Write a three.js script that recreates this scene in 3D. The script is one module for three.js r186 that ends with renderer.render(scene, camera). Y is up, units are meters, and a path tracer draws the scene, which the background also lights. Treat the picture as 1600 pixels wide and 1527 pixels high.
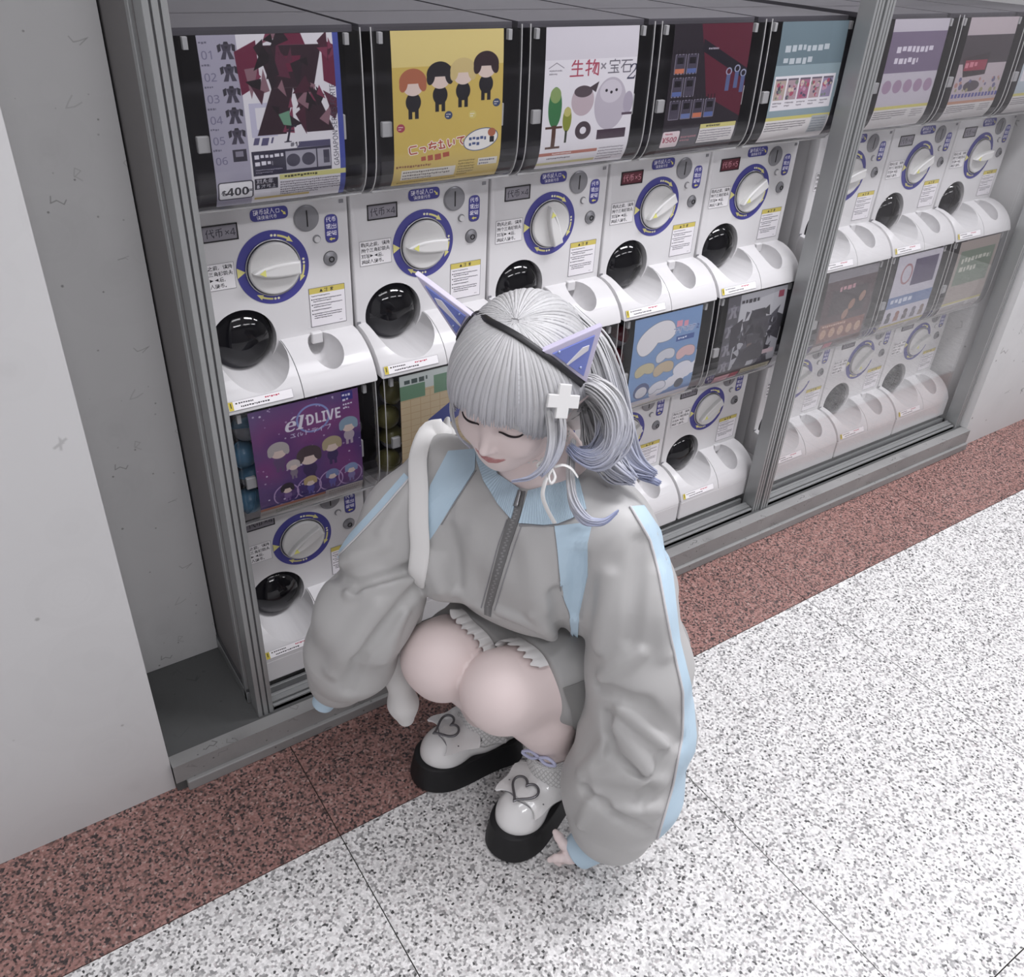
import * as THREE from 'three';
import { RoundedBoxGeometry } from 'three/addons/geometries/RoundedBoxGeometry.js';
import { mergeGeometries, mergeVertices, toCreasedNormals } from 'three/addons/utils/BufferGeometryUtils.js';
import { RectAreaLightUniformsLib } from 'three/addons/lights/RectAreaLightUniformsLib.js';
import { Brush, Evaluator, SUBTRACTION } from 'three-bvh-csg';

// ---------------------------------------------------------------- camera, light, exposure
const scene = new THREE.Scene();
const FOCAL = 1362.18;                                   // focal length in pixels of the 1600 x 1527 photograph
const camera = new THREE.PerspectiveCamera(2 * Math.atan(763.5 / FOCAL) * 180 / Math.PI, 1600 / 1527, 0.05, 60);
camera.position.set(-0.5033, 1.5203, 1.4585);
camera.rotation.order = 'YXZ';
camera.rotation.set(-0.5866, -0.6224, 0.0572);
camera.updateMatrixWorld();
scene.background = new THREE.Color(0x000000);
RectAreaLightUniformsLib.init();
const renderer = new THREE.WebGLRenderer({ antialias: true });
renderer.toneMapping = THREE.LinearToneMapping;
renderer.toneMappingExposure = 1.38;
renderer.shadowMap.enabled = true;
const CEILING = 2.75;
// ceiling light panels: centre x, z, width, depth, radiance
const PANELS = [
  [1.4, 0.95, 1.2, 0.3, 25], [3.1, 0.95, 1.2, 0.3, 16], [-0.25, 1.05, 1.2, 0.3, 5],
  [1.4, 2.6, 1.2, 0.3, 6], [3.1, 2.6, 1.2, 0.3, 9], [-0.25, 2.6, 1.2, 0.3, 12],
];

// ---------------------------------------------------------------- helpers
const V = (x, y, z) => new THREE.Vector3(x, y, z);
let seed = 7;
const rnd = () => { seed = (seed * 1664525 + 1013904223) >>> 0; return seed / 4294967296; };
const lerp = (a, b, t) => a + (b - a) * t;
const used = {};
const numbered = (n) => { const k = used[n] = (used[n] ?? -1) + 1; return k ? n + '_' + String(k).padStart(3, '0') : n; };
const M = (color, roughness = 0.6, more = {}) => new THREE.MeshStandardMaterial({ color, roughness, ...more });
const L = (r, g, b) => new THREE.Color().setRGB(r, g, b);
function mesh(name, geo, mat, parent) {
  const o = new THREE.Mesh(geo, mat);
  o.name = parent ? name : numbered(name);
  o.castShadow = o.receiveShadow = true;
  (parent ?? scene).add(o);
  return o;
}
function thing(name, label, category, pos = [0, 0, 0], group) {
  const o = new THREE.Group();
  o.name = numbered(name); o.position.set(...pos); o.userData = { label, category };
  if (group) o.userData.group = group;
  scene.add(o);
  return o;
}
function struct(o, label, category) { o.userData = { kind: 'structure', label, category }; return o; }
function box(x0, x1, y0, y1, z0, z1, r = 0) {
  const g = r ? new RoundedBoxGeometry(x1 - x0, y1 - y0, z1 - z0, 2, r) : new THREE.BoxGeometry(x1 - x0, y1 - y0, z1 - z0);
  g.translate((x0 + x1) / 2, (y0 + y1) / 2, (z0 + z1) / 2);
  return g;
}
const merge = (list) => mergeGeometries(list.map((g) => { const q = g.index ? g.toNonIndexed() : g; for (const k of Object.keys(q.attributes)) if (!['position', 'normal', 'uv'].includes(k)) q.deleteAttribute(k); if (!q.attributes.uv) q.setAttribute('uv', new THREE.Float32BufferAttribute(new Float32Array(q.attributes.position.count * 2), 2)); return q; }));
function tube(points, radius, seg = 24, sides = 6, closed = false) {
  return new THREE.TubeGeometry(new THREE.CatmullRomCurve3(points, closed, 'centripetal'), seg, radius, sides, closed);
}
function canvasTexture(w, h, draw) {
  const c = document.createElement('canvas'); c.width = w; c.height = h;
  draw(c.getContext('2d'), w, h);
  const t = new THREE.CanvasTexture(c); t.colorSpace = THREE.SRGBColorSpace; t.anisotropy = 8;
  return t;
}
// a pixel of the 1600 x 1527 photograph at a distance along the camera's axis -> a point
const PX = (u, v, depth) => V((u - 800) / FOCAL * depth, -(v - 763.5) / FOCAL * depth, -depth).applyMatrix4(camera.matrixWorld);
const PXR = (px, depth) => px * depth / FOCAL;

// ---------------------------------------------------------------- surface textures
function noiseTexture(size, fn, srgb = true) {
  const d = new Uint8Array(size * size * 4);
  for (let y = 0, k = 0; y < size; y++) for (let x = 0; x < size; x++, k += 4) { const [r, g, b] = fn(x, y); d[k] = r; d[k + 1] = g; d[k + 2] = b; d[k + 3] = 255; }
  const t = new THREE.DataTexture(d, size, size); t.magFilter = THREE.LinearFilter; t.minFilter = THREE.LinearMipmapLinearFilter; t.generateMipmaps = true;
  t.wrapS = t.wrapT = THREE.RepeatWrapping; if (srgb) t.colorSpace = THREE.SRGBColorSpace; t.needsUpdate = true;
  return t;
}
function granite(size, cells, tone, spot) {
  const px = [], py = [], col = [];
  for (let i = 0; i < cells * cells; i++) { px.push(rnd()); py.push(rnd()); col.push(tone()); }
  const c = size / cells;
  return noiseTexture(size, (x, y) => {
    const i = Math.floor(x / c), j = Math.floor(y / c); let best = 9, b = 0;
    for (let dj = -1; dj <= 1; dj++) for (let di = -1; di <= 1; di++) {
      const n = ((j + dj + cells) % cells) * cells + (i + di + cells) % cells;
      const dx = i + di + px[n] - x / c, dy = j + dj + py[n] - y / c, q = dx * dx + dy * dy;
      if (q < best) { best = q; b = n; }
    }
    const v = col[b], s = spot();
    return [v[0] + s, v[1] + s, v[2] + s].map((q) => Math.max(0, Math.min(255, q)));
  });
}
const whiteGranite = granite(1024, 190, () => {
  const r = rnd();
  if (r < 0.035) { const k = 55 + rnd() * 40; return [k, k, k]; }
  if (r < 0.27) { const k = 135 + rnd() * 45; return [k, k - 1, k - 1]; }
  if (r < 0.31) { const k = 180 + rnd() * 20; return [k + 3, k - 2, k - 2]; }
  const k = 205 + rnd() * 42; return [k, k - 1, k - 2];
}, () => (rnd() - 0.5) * 22);
const redGranite = granite(1024, 205, () => {
  const r = rnd();
  if (r < 0.17) { const k = 40 + rnd() * 30; return [k + 8, k, k]; }
  if (r < 0.42) { const k = 85 + rnd() * 25; return [k + 20, k - 6, k - 11]; }
  if (r < 0.46) { const k = 150 + rnd() * 25; return [k + 15, k - 12, k - 20]; }
  const k = 118 + rnd() * 34; return [k + 24, k - 14, k - 21];
}, () => (rnd() - 0.5) * 16);
function mottled(size, base, amp, scratches, dark) {
  const o = []; for (let i = 0; i < 40; i++) o.push([rnd() * size, rnd() * size, 20 + rnd() * 90, (rnd() - 0.5) * amp]);
  const t = canvasTexture(size, size, (g) => {
    g.fillStyle = `rgb(${base})`; g.fillRect(0, 0, size, size);
    for (const [x, y, r, a] of o) for (const dx of [-size, 0, size]) for (const dy of [-size, 0, size]) {
      const q = g.createRadialGradient(x + dx, y + dy, 0, x + dx, y + dy, r);
      q.addColorStop(0, a > 0 ? `rgba(255,255,255,${a / 255})` : `rgba(0,0,0,${-a / 255})`); q.addColorStop(1, 'rgba(128,128,128,0)');
      g.fillStyle = q; g.fillRect(0, 0, size, size);
    }
    for (let i = 0; i < scratches; i++) {
      g.strokeStyle = `rgba(${dark},${0.15 + rnd() * 0.4})`; g.lineWidth = 0.6 + rnd() * 1.6; g.beginPath();
      let x = rnd() * size, y = rnd() * size; g.moveTo(x, y);
      for (let k = 0; k < 4; k++) { x += (rnd() - 0.5) * 26; y += (rnd() - 0.5) * 26; g.lineTo(x, y); }
      g.stroke();
    }
    for (let i = 0; i < scratches * 2; i++) { g.fillStyle = `rgba(${dark},${0.2 + rnd() * 0.4})`; g.beginPath(); g.arc(rnd() * size, rnd() * size, 0.5 + rnd() * 1.8, 0, 7); g.fill(); }
  });
  t.wrapS = t.wrapT = THREE.RepeatWrapping;
  return t;
}
const paintTex = mottled(512, '206,206,206', 14, 12, '90,90,88');
const plinthTex = mottled(512, '150,150,149', 60, 60, '40,40,40');
const slabTex = mottled(512, '84,85,85', 40, 40, '60,60,60');
const plasterMat = M(0xffffff, 0.85, { map: paintTex });
const plinthMat = M(0xffffff, 0.55, { map: plinthTex, metalness: 0.1 });
const slabMat = M(0xffffff, 0.8, { map: slabTex });
function uvMetres(g, scale = 1, ou = 0, ov = 0) {                      // box mapping by the dominant axis, in metres
  const q = g.index ? g.toNonIndexed() : g; const p = q.attributes.position, n = q.attributes.normal, uv = new Float32Array(p.count * 2);
  for (let i = 0; i < p.count; i++) {
    const ax = Math.abs(n.getX(i)), ay = Math.abs(n.getY(i)), az = Math.abs(n.getZ(i));
    const [a, b] = ay >= ax && ay >= az ? [p.getX(i), p.getZ(i)] : ax >= az ? [p.getZ(i), p.getY(i)] : [p.getX(i), p.getY(i)];
    uv[2 * i] = a * scale + ou; uv[2 * i + 1] = b * scale + ov;
  }
  q.setAttribute('uv', new THREE.BufferAttribute(uv, 2));
  return q;
}

// ---------------------------------------------------------------- the room
const RX0 = -1.6, RX1 = 4.4, RZ0 = -0.47, RZ1 = 3.6;
{
  const floor = new THREE.Group(); floor.name = 'floor'; scene.add(floor); struct(floor, 'speckled granite floor of white slabs with a red border strip', 'floor');
  mesh('mortar_bed', box(RX0 - 0.1, RX1 + 0.1, -0.12, -0.004, RZ0 - 0.1, RZ1 + 0.1), M(0x3c3936, 0.9), floor);
  const wm = M(0xffffff, 0.38, { map: whiteGranite }), rm = M(0xffffff, 0.42, { map: redGranite });
  const GAP = 0.0011, x0 = -0.142, pitch = 0.682, RW = 0.448;
  for (let i = -3; i < 7; i++) {
    const a = Math.max(x0 + i * pitch, RX0), b = Math.min(x0 + (i + 1) * pitch, RX1); if (b - a < 0.05) continue;
    mesh('red_slab', uvMetres(box(a + GAP, b - GAP, -0.03, 0, -0.02, RW - GAP), 1 / 0.8, rnd(), rnd()), rm, floor);
    for (let j = 0; j < 4; j++) {
      const c = RW + j * 0.86, d = Math.min(c + 0.86, RZ1);
      if (d - c > 0.05) mesh('white_slab', uvMetres(box(a + GAP, b - GAP, -0.03, 0, c + GAP, d - GAP), 1 / 0.8, rnd(), rnd()), wm, floor);
    }
  }
  const wallMat = M(0xe2e1e2, 0.9), shopMat = M(0x8d8b8c, 0.9);
  struct(mesh('ceiling', box(RX0 - 0.1, RX1 + 0.1, CEILING, CEILING + 0.1, RZ0 - 0.1, RZ1 + 0.1), wallMat), 'plain white shop ceiling', 'ceiling');
  struct(mesh('wall_back', box(RX0 - 0.1, RX1 + 0.1, 0, CEILING, RZ0 - 0.1, RZ0), wallMat), 'plain wall behind the capsule machines', 'wall');
  struct(mesh('wall_front', box(RX0 - 0.1, RX1 + 0.1, 0, CEILING, RZ1, RZ1 + 0.1), shopMat), 'plain grey wall across the aisle from the machines', 'wall');
  struct(mesh('wall_right', box(RX1, RX1 + 0.1, 0, CEILING, RZ0, RZ1), shopMat), 'plain grey wall closing the aisle', 'wall');
  // white pillar at the end of the machine row, alcove wall beside it
  const pillar = mesh('wall_left', uvMetres(box(RX0 - 0.1, -0.377, 0, CEILING, RZ0, 0.172), 1 / 0.9), plasterMat);
  struct(pillar, 'scuffed white plastered pillar at the end of the machine row', 'wall');
  struct(mesh('wall_aisle', box(RX0 - 0.1, RX0, 0, CEILING, 0.172, RZ1), wallMat), 'plain wall at the near end of the aisle', 'wall');
  struct(mesh('wall_alcove', uvMetres(box(-0.376, -0.19, 0.075, CEILING, RZ0, -0.098), 1 / 0.5, 0.3, 0.2), plasterMat), 'stained grey plaster wall at the back of the alcove beside the cabinet', 'wall');
  struct(mesh('wall_pier', uvMetres(box(2.37, 2.9, 0, CEILING, RZ0, 0.172), 1 / 0.9), plasterMat), 'white plastered pier closing the far end of the machine row', 'wall');
  // low plinth under the machines: dark slab with two front plates
  const pl = new THREE.Group(); pl.name = 'plinth'; scene.add(pl); struct(pl, 'low grey plinth with a scratched metal edge under the machine cabinet', 'plinth');
  mesh('top_slab', uvMetres(box(-0.376, 2.37, 0.0, 0.0735, RZ0, 0.183), 1 / 0.7), slabMat, pl);
  mesh('edge_plate', uvMetres(box(-0.376, 2.37, 0.027, 0.0745, 0.155, 0.1865), 1 / 0.45), plinthMat, pl);
  mesh('skirting', uvMetres(box(-0.356, 2.37, 0.0, 0.0265, 0.16, 0.195, 0.003), 1 / 0.6, 0.4, 0.3), plinthMat, pl);
}
PANELS.forEach(([x, z, w, d, power], i) => {
  const o = thing('ceiling_light', `flat white ceiling light panel ${['over the machine aisle', 'over the far machines', 'near the white pillar', 'over the middle of the shop', 'over the far shop corner', 'over the near shop corner'][i]}`, 'light', [x, CEILING, z], 'ceiling light panels');
  mesh('housing', box(-w / 2 - 0.02, w / 2 + 0.02, -0.045, 0, -d / 2 - 0.02, d / 2 + 0.02), M(0xdadada, 0.5), o);
  mesh('light_diffuser', box(-w / 2, w / 2, -0.05, -0.0452, -d / 2, d / 2), M(0xffffff, 0.6, { emissive: 0xffffff, emissiveIntensity: 1.2 }), o);
  const l = new THREE.RectAreaLight(0xfbfaff, power, w, d);
  l.name = 'panel_light'; l.position.set(0, -0.056, 0); l.rotation.x = -Math.PI / 2; o.add(l);
});

// ---------------------------------------------------------------- stroke lettering for print that the built-in fonts cannot set
const GLYPH = {
  代: '3014 2329 4493 60769997 8091', 币: '8021 2327 23838778 5159', 硬: '0141 2115 1545491915 5191 5393965653 5595 716749 5799', 投: '0343 202918 0746 6064 60808393 5585 8549 5699',
  入: '5019 405399', 口: '2282882822', 请: '1021 03232839 4191 5393 4595 7075 5659 56969998 5797', 使: '3014 2329 4191 5393965653 7067 6749 5599', 用: '2129 21818978 2484 2686 5159',
  退: '1021 0222172899 4080844440 4282 4048 4864 6488', 出: '5059 11149491 05099995', 按: '0343 202918 0746 6071 4341 4191 9193 4595 634899 7449', 钮: '2004 1242 0545 2528 2846 5191 9189 6158 5595 4899',
  购: '0006 0040 4046 2025 2508 2549 6053 62929978 7466 7686', 买: '118172 2233 0595 5156 5609 5699', 之: '4051 1383 831709 0899', 前: '3041 7061 0292 1419 144449 1646 1848 6468 8489',
  将: '2029 0213 0726 6042 5282 8244 4595 83898978 5667', 两: '0191 0309 03939998 3138 3345 6368 6375', 个: '5004 5094 5359', 三: '1181 2474 0898', 角: '4022 317162 2328 23838978 2585 2787 5357',
  形: '0141 0545 1119 3139 8061 9264 9659', 箭: '2002 2141 6052 6181 0393 1519 154549 1747 6568 8589', 头: '3041 2243 0595 5055 5509 5799', 对: '0141 4109 1249 5292 80898978 5566',
  准: '1021 0826 4024 4349 4393 7081 4696 4999 7379', 后: '8021 2125 2509 2494 3686893936', 再: '0191 1319 13939998 2585 0797 5157', 生: '3013 2282 1585 0999 5059', 物: '2011 0242 2029 0645 6053 52929978 7257 8268',
  宝: '5051 1311 1191 9193 2484 2686 0999 5459 7788', 石: '0191 4106 2484892924', 円: '0109 01919998 0595 5155', 各: '5022 317115 3399 3686893936', 注: '1021 0222 0927 6071 4191 5494 4999 6169', 意: '5051 1181 2223 0393 2464672724 2565 2988 1719',
  こ: '2181 12162888', っ: '24647568 49', ち: '1282 4016 16458567 49', む: '1252 30382817 38687865', い: '1115283746 7276', て: '1181 81524568 79', エ: '2282 5288 1898', ル: '321629 62688895', ド: '3039 3465 7081 8091', ラ: '2181 14849359',
  イ: '8014 5259', ブ: '11818449 8090 9192', ア: '118264 5449', マ: '118155 3467', ス: '218119 5589', ク: '4014 31815529', だ: '0343 2019 5383 4888 7081 8091', ん: '5009 25374899',
  対: '0141 4109 1249 5292 80898978 5566', 象: '5022 3161 2252 1484 4209 4699 8455', 年: '3004 2181 2484 2427 0797 5159', 才: '0292 6068 58 5209', 以: '2026 2652 5062 8069 6599', 上: '5059 5484 0999', 全: '5004 5094 2484 2676 5459 0999', 種: '4021 0343 2029 5191 5393965653 7069 4999',
};
function stroke(g, text, x, y, h, color, weight = 0.11, step = 1.08) {
  g.strokeStyle = color; g.lineWidth = h * weight; g.lineCap = 'round'; g.lineJoin = 'round';
  for (const ch of text) {
    if (GLYPH[ch]) for (const s of GLYPH[ch].split(' ')) {
      g.beginPath();
      for (let i = 0; i + 1 < s.length; i += 2) { const px = x + h * (0.04 + 0.1 * +s[i]), py = y + h * (0.04 + 0.1 * +s[i + 1]); i ? g.lineTo(px, py) : g.moveTo(px, py); }
      g.stroke();
    } else if (ch === '▶' || ch === '◀') {
      const k = ch === '▶' ? 1 : -1, c = x + h / 2; g.fillStyle = color; g.beginPath(); g.moveTo(c - k * h * 0.4, y + h * 0.15); g.lineTo(c + k * h * 0.4, y + h * 0.5); g.lineTo(c - k * h * 0.4, y + h * 0.85); g.fill();
    } else if (ch === '，') { g.beginPath(); g.moveTo(x + h * 0.2, y + h * 0.75); g.lineTo(x + h * 0.12, y + h * 0.95); g.stroke(); } else if (ch === '。') { g.beginPath(); g.arc(x + h * 0.2, y + h * 0.82, h * 0.08, 0, 7); g.stroke(); } else if (ch !== ' ') {
      g.fillStyle = color; g.font = `bold ${h * 1.15}px sans-serif`; g.textBaseline = 'alphabetic'; g.textAlign = 'left'; g.fillText(ch, x + h * 0.12, y + h * 0.93);
    }
    x += h * (ch === ' ' ? 0.5 : step);
  }
}
const plain = (g, text, x, y, h, color, face = 'bold', family = 'sans-serif', align = 'left') => { g.fillStyle = color; g.font = `${face} ${h}px ${family}`; g.textAlign = align; g.textBaseline = 'alphabetic'; g.fillText(text, x, y); };
function fine(g, x, y, w, rows, h, color, gap = 1.7) {                 // small print, too fine to read in the photograph
  g.fillStyle = color;
  for (let r = 0; r < rows; r++) { let a = x; const end = x + w * (r === rows - 1 ? 0.6 : 0.92 + rnd() * 0.08); while (a < end) { const k = h * (0.5 + rnd() * 0.5); g.fillRect(a, y + r * h * gap + rnd() * h * 0.2, Math.min(k, end - a), h * (0.6 + rnd() * 0.3)); a += k + h * 0.28; } }
}
const rounded = (g, x, y, w, h, r, fill, line, lw = 2) => { g.beginPath(); g.roundRect(x, y, w, h, r); if (fill) { g.fillStyle = fill; g.fill(); } if (line) { g.strokeStyle = line; g.lineWidth = lw; g.stroke(); } };
const INK = '#474690', YEL = '#dfd88c';
function arrow(g, x, y, a, l, w, c) {
  g.save(); g.translate(x, y); g.rotate(a); g.fillStyle = c; g.beginPath();
  g.moveTo(-l / 2, -w * 0.35); g.lineTo(l * 0.05, -w * 0.35); g.lineTo(l * 0.05, -w); g.lineTo(l / 2, 0); g.lineTo(l * 0.05, w); g.lineTo(l * 0.05, w * 0.35); g.lineTo(-l / 2, w * 0.35); g.fill(); g.restore();
}
const TEX = {
  coin: canvasTexture(512, 160, (g) => { rounded(g, 0, 0, 512, 160, 70, INK); stroke(g, '硬币投入口', 40, 14, 70, '#f4f2fa', 0.1, 1.05); stroke(g, '请使用代币', 84, 92, 52, '#f4f2fa', 0.1, 1.06); arrow(g, 452, 84, 0.8, 84, 24, '#eadf7a'); }),
  back: canvasTexture(160, 340, (g) => { rounded(g, 0, 0, 160, 340, 74, INK); stroke(g, '代币', 16, 30, 60, '#f4f2fa'); stroke(g, '退出', 16, 112, 60, '#f4f2fa'); stroke(g, '按钮', 16, 194, 60, '#f4f2fa'); arrow(g, 80, 294, Math.PI, 72, 22, '#eadf7a'); }),
  guide: canvasTexture(512, 384, (g) => { rounded(g, 2, 2, 508, 380, 8, '#f0eef0', '#6d6b72', 5); ['购买之前，请将', '两个三角形箭头', '对准▶◀后，', '再投入硬币。'].forEach((t, i) => stroke(g, t, 26, 26 + i * 88, 64, '#222026', 0.11, 1.04)); }),
  notice: canvasTexture(384, 400, (g) => {
    rounded(g, 2, 2, 380, 396, 6, '#e9e6ea', '#55535c', 4); g.fillStyle = '#cdbd62'; g.fillRect(4, 4, 376, 56);
    g.fillStyle = '#25222a'; g.beginPath(); g.moveTo(112, 48); g.lineTo(130, 16); g.lineTo(148, 48); g.fill(); stroke(g, '注', 164, 14, 36, '#25222a', 0.12); stroke(g, '意', 226, 14, 36, '#25222a', 0.12);
    fine(g, 22, 78, 330, 1, 11, '#3a3740'); for (const [y, n] of [[112, 2], [168, 2], [224, 1], [262, 3]]) { g.fillStyle = '#25222a'; g.beginPath(); g.arc(26, y + 6, 7, 0, 7); g.fill(); fine(g, 40, y, 316, n, 12, '#2e2b34', 1.9); } fine(g, 310, 366, 50, 1, 8, '#6d6a74');
  }),
  strip: canvasTexture(512, 96, (g) => { rounded(g, 1, 1, 510, 94, 3, '#f3f1f3', '#9a97a0', 3); g.fillStyle = '#cdbb48'; g.fillRect(4, 4, 36, 88); g.fillStyle = '#3c3a20'; g.fillRect(18, 16, 8, 50); g.beginPath(); g.arc(66, 28, 8, 0, 7); g.fill(); fine(g, 84, 20, 190, 1, 17, '#25222a'); fine(g, 290, 20, 190, 1, 17, '#b8324e'); fine(g, 96, 58, 380, 1, 17, '#25222a'); }),
  ring: canvasTexture(512, 512, (g) => {
    g.fillStyle = INK; g.fillRect(0, 0, 512, 512);
    const R = 220; g.lineCap = 'butt';
    for (const a of [-1.25, 0.15, 1.78]) {                              // three clockwise arrows with two dots behind each
      g.strokeStyle = YEL; g.lineWidth = 14; g.beginPath(); g.arc(256, 256, R, a - 0.1, a + 0.26); g.stroke();
      const p = (t, r) => [256 + Math.cos(t) * r, 256 + Math.sin(t) * r]; g.fillStyle = YEL; g.beginPath(); g.moveTo(...p(a + 0.24, R + 20)); g.lineTo(...p(a + 0.24, R - 18)); g.lineTo(...p(a + 0.46, R)); g.fill();
      for (const t of [a - 0.17, a - 0.28]) { g.fillStyle = '#f0ecc8'; g.beginPath(); g.arc(...p(t, R), 9, 0, 7); g.fill(); }
    }
    g.fillStyle = YEL; g.beginPath(); g.moveTo(4, 224); g.lineTo(4, 296); g.lineTo(62, 260); g.fill();
  }),
  four: canvasTexture(256, 112, (g) => { g.fillStyle = '#8b8890'; g.fillRect(0, 0, 256, 112); stroke(g, '代币', 14, 22, 70, '#34323c', 0.09, 1.0); plain(g, '×4', 162, 86, 78, '#34323c', ''); }),
  five: canvasTexture(256, 112, (g) => { g.fillStyle = '#5c2430'; g.fillRect(0, 0, 256, 112); stroke(g, '代币', 14, 22, 70, '#c88c96', 0.09, 1.0); plain(g, '×5', 162, 86, 78, '#c88c96', ''); }),
};
// ---------------------------------------------------------------- poster prints (figures on them are plain stand-ins)
function doll(g, x, y, s, hair, body, skin = '#e3cfc4') {
  g.fillStyle = body; g.beginPath(); g.ellipse(x, y + s * 1.15, s * 0.45, s * 0.55, 0, 0, 7); g.fill(); g.fillRect(x - s * 0.3, y + s * 1.4, s * 0.22, s * 0.7); g.fillRect(x + s * 0.08, y + s * 1.4, s * 0.22, s * 0.7);
  g.fillStyle = skin; g.beginPath(); g.ellipse(x, y + s * 0.2, s * 0.62, s * 0.6, 0, 0, 7); g.fill();
  g.fillStyle = hair; g.beginPath(); g.ellipse(x, y, s * 0.8, s * 0.72, 0, Math.PI * 0.95, Math.PI * 2.05); g.fill(); g.beginPath(); g.ellipse(x - s * 0.55, y + s * 0.12, s * 0.24, s * 0.45, 0.2, 0, 7); g.fill(); g.beginPath(); g.ellipse(x + s * 0.55, y + s * 0.12, s * 0.24, s * 0.45, -0.2, 0, 7); g.fill();
}
function machineFigure(g, x, y, s, a, b) {
  const q = (pts, c) => { g.fillStyle = c; g.beginPath(); pts.forEach(([u, v], i) => (i ? g.lineTo(x + u * s, y + v * s) : g.moveTo(x + u * s, y + v * s))); g.fill(); };
  q([[-0.2, -1], [0.2, -1], [0.3, -0.7], [-0.3, -0.7]], b); q([[-0.6, -0.7], [0.6, -0.7], [0.4, 0.1], [-0.4, 0.1]], a); q([[-1, -0.6], [-0.6, -0.8], [-0.6, 0], [-0.95, 0.2]], b); q([[1, -0.6], [0.6, -0.8], [0.6, 0], [0.95, 0.2]], b);
  q([[-0.4, 0.1], [0, 0.1], [-0.2, 1], [-0.75, 1]], a); q([[0.4, 0.1], [0, 0.1], [0.2, 1], [0.75, 1]], a); q([[-0.2, -0.5], [0.2, -0.5], [0.1, -0.2], [-0.1, -0.2]], b);
  if (s > 100) { const tones = ['#1f181e', '#7c3850', '#4a2434', '#2b2028', '#8c6a74', '#5c2c40']; for (let i = 0; i < 46; i++) { const u = (rnd() - 0.5) * 1.5, v = (rnd() - 0.5) * 1.7, k = 0.06 + rnd() * 0.16, w = rnd() * 6; q([0, 2.1, 3.4].map((t) => [u + Math.cos(w + t) * k, v + Math.sin(w + t) * k * 1.6]), b === '#37343c' ? ['#2c2a31', '#5a5760', '#403d45'][i % 3] : tones[i % 6]); } }
}
const W = 420, H = 560;                                                  // poster canvas, 0.21 m x 0.28 m
const poster = (draw) => canvasTexture(W, H, (g) => draw(g));
const caution = (g, y, c = '#d8cf7a') => { g.fillStyle = '#e8e4e2'; g.fillRect(0, y, W, H - y); g.fillStyle = c; g.fillRect(0, y, W, 16); fine(g, 10, y + 26, 260, 4, 7, '#6c686c'); fine(g, 300, y + 26, 100, 4, 7, '#8c888c'); };
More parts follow.
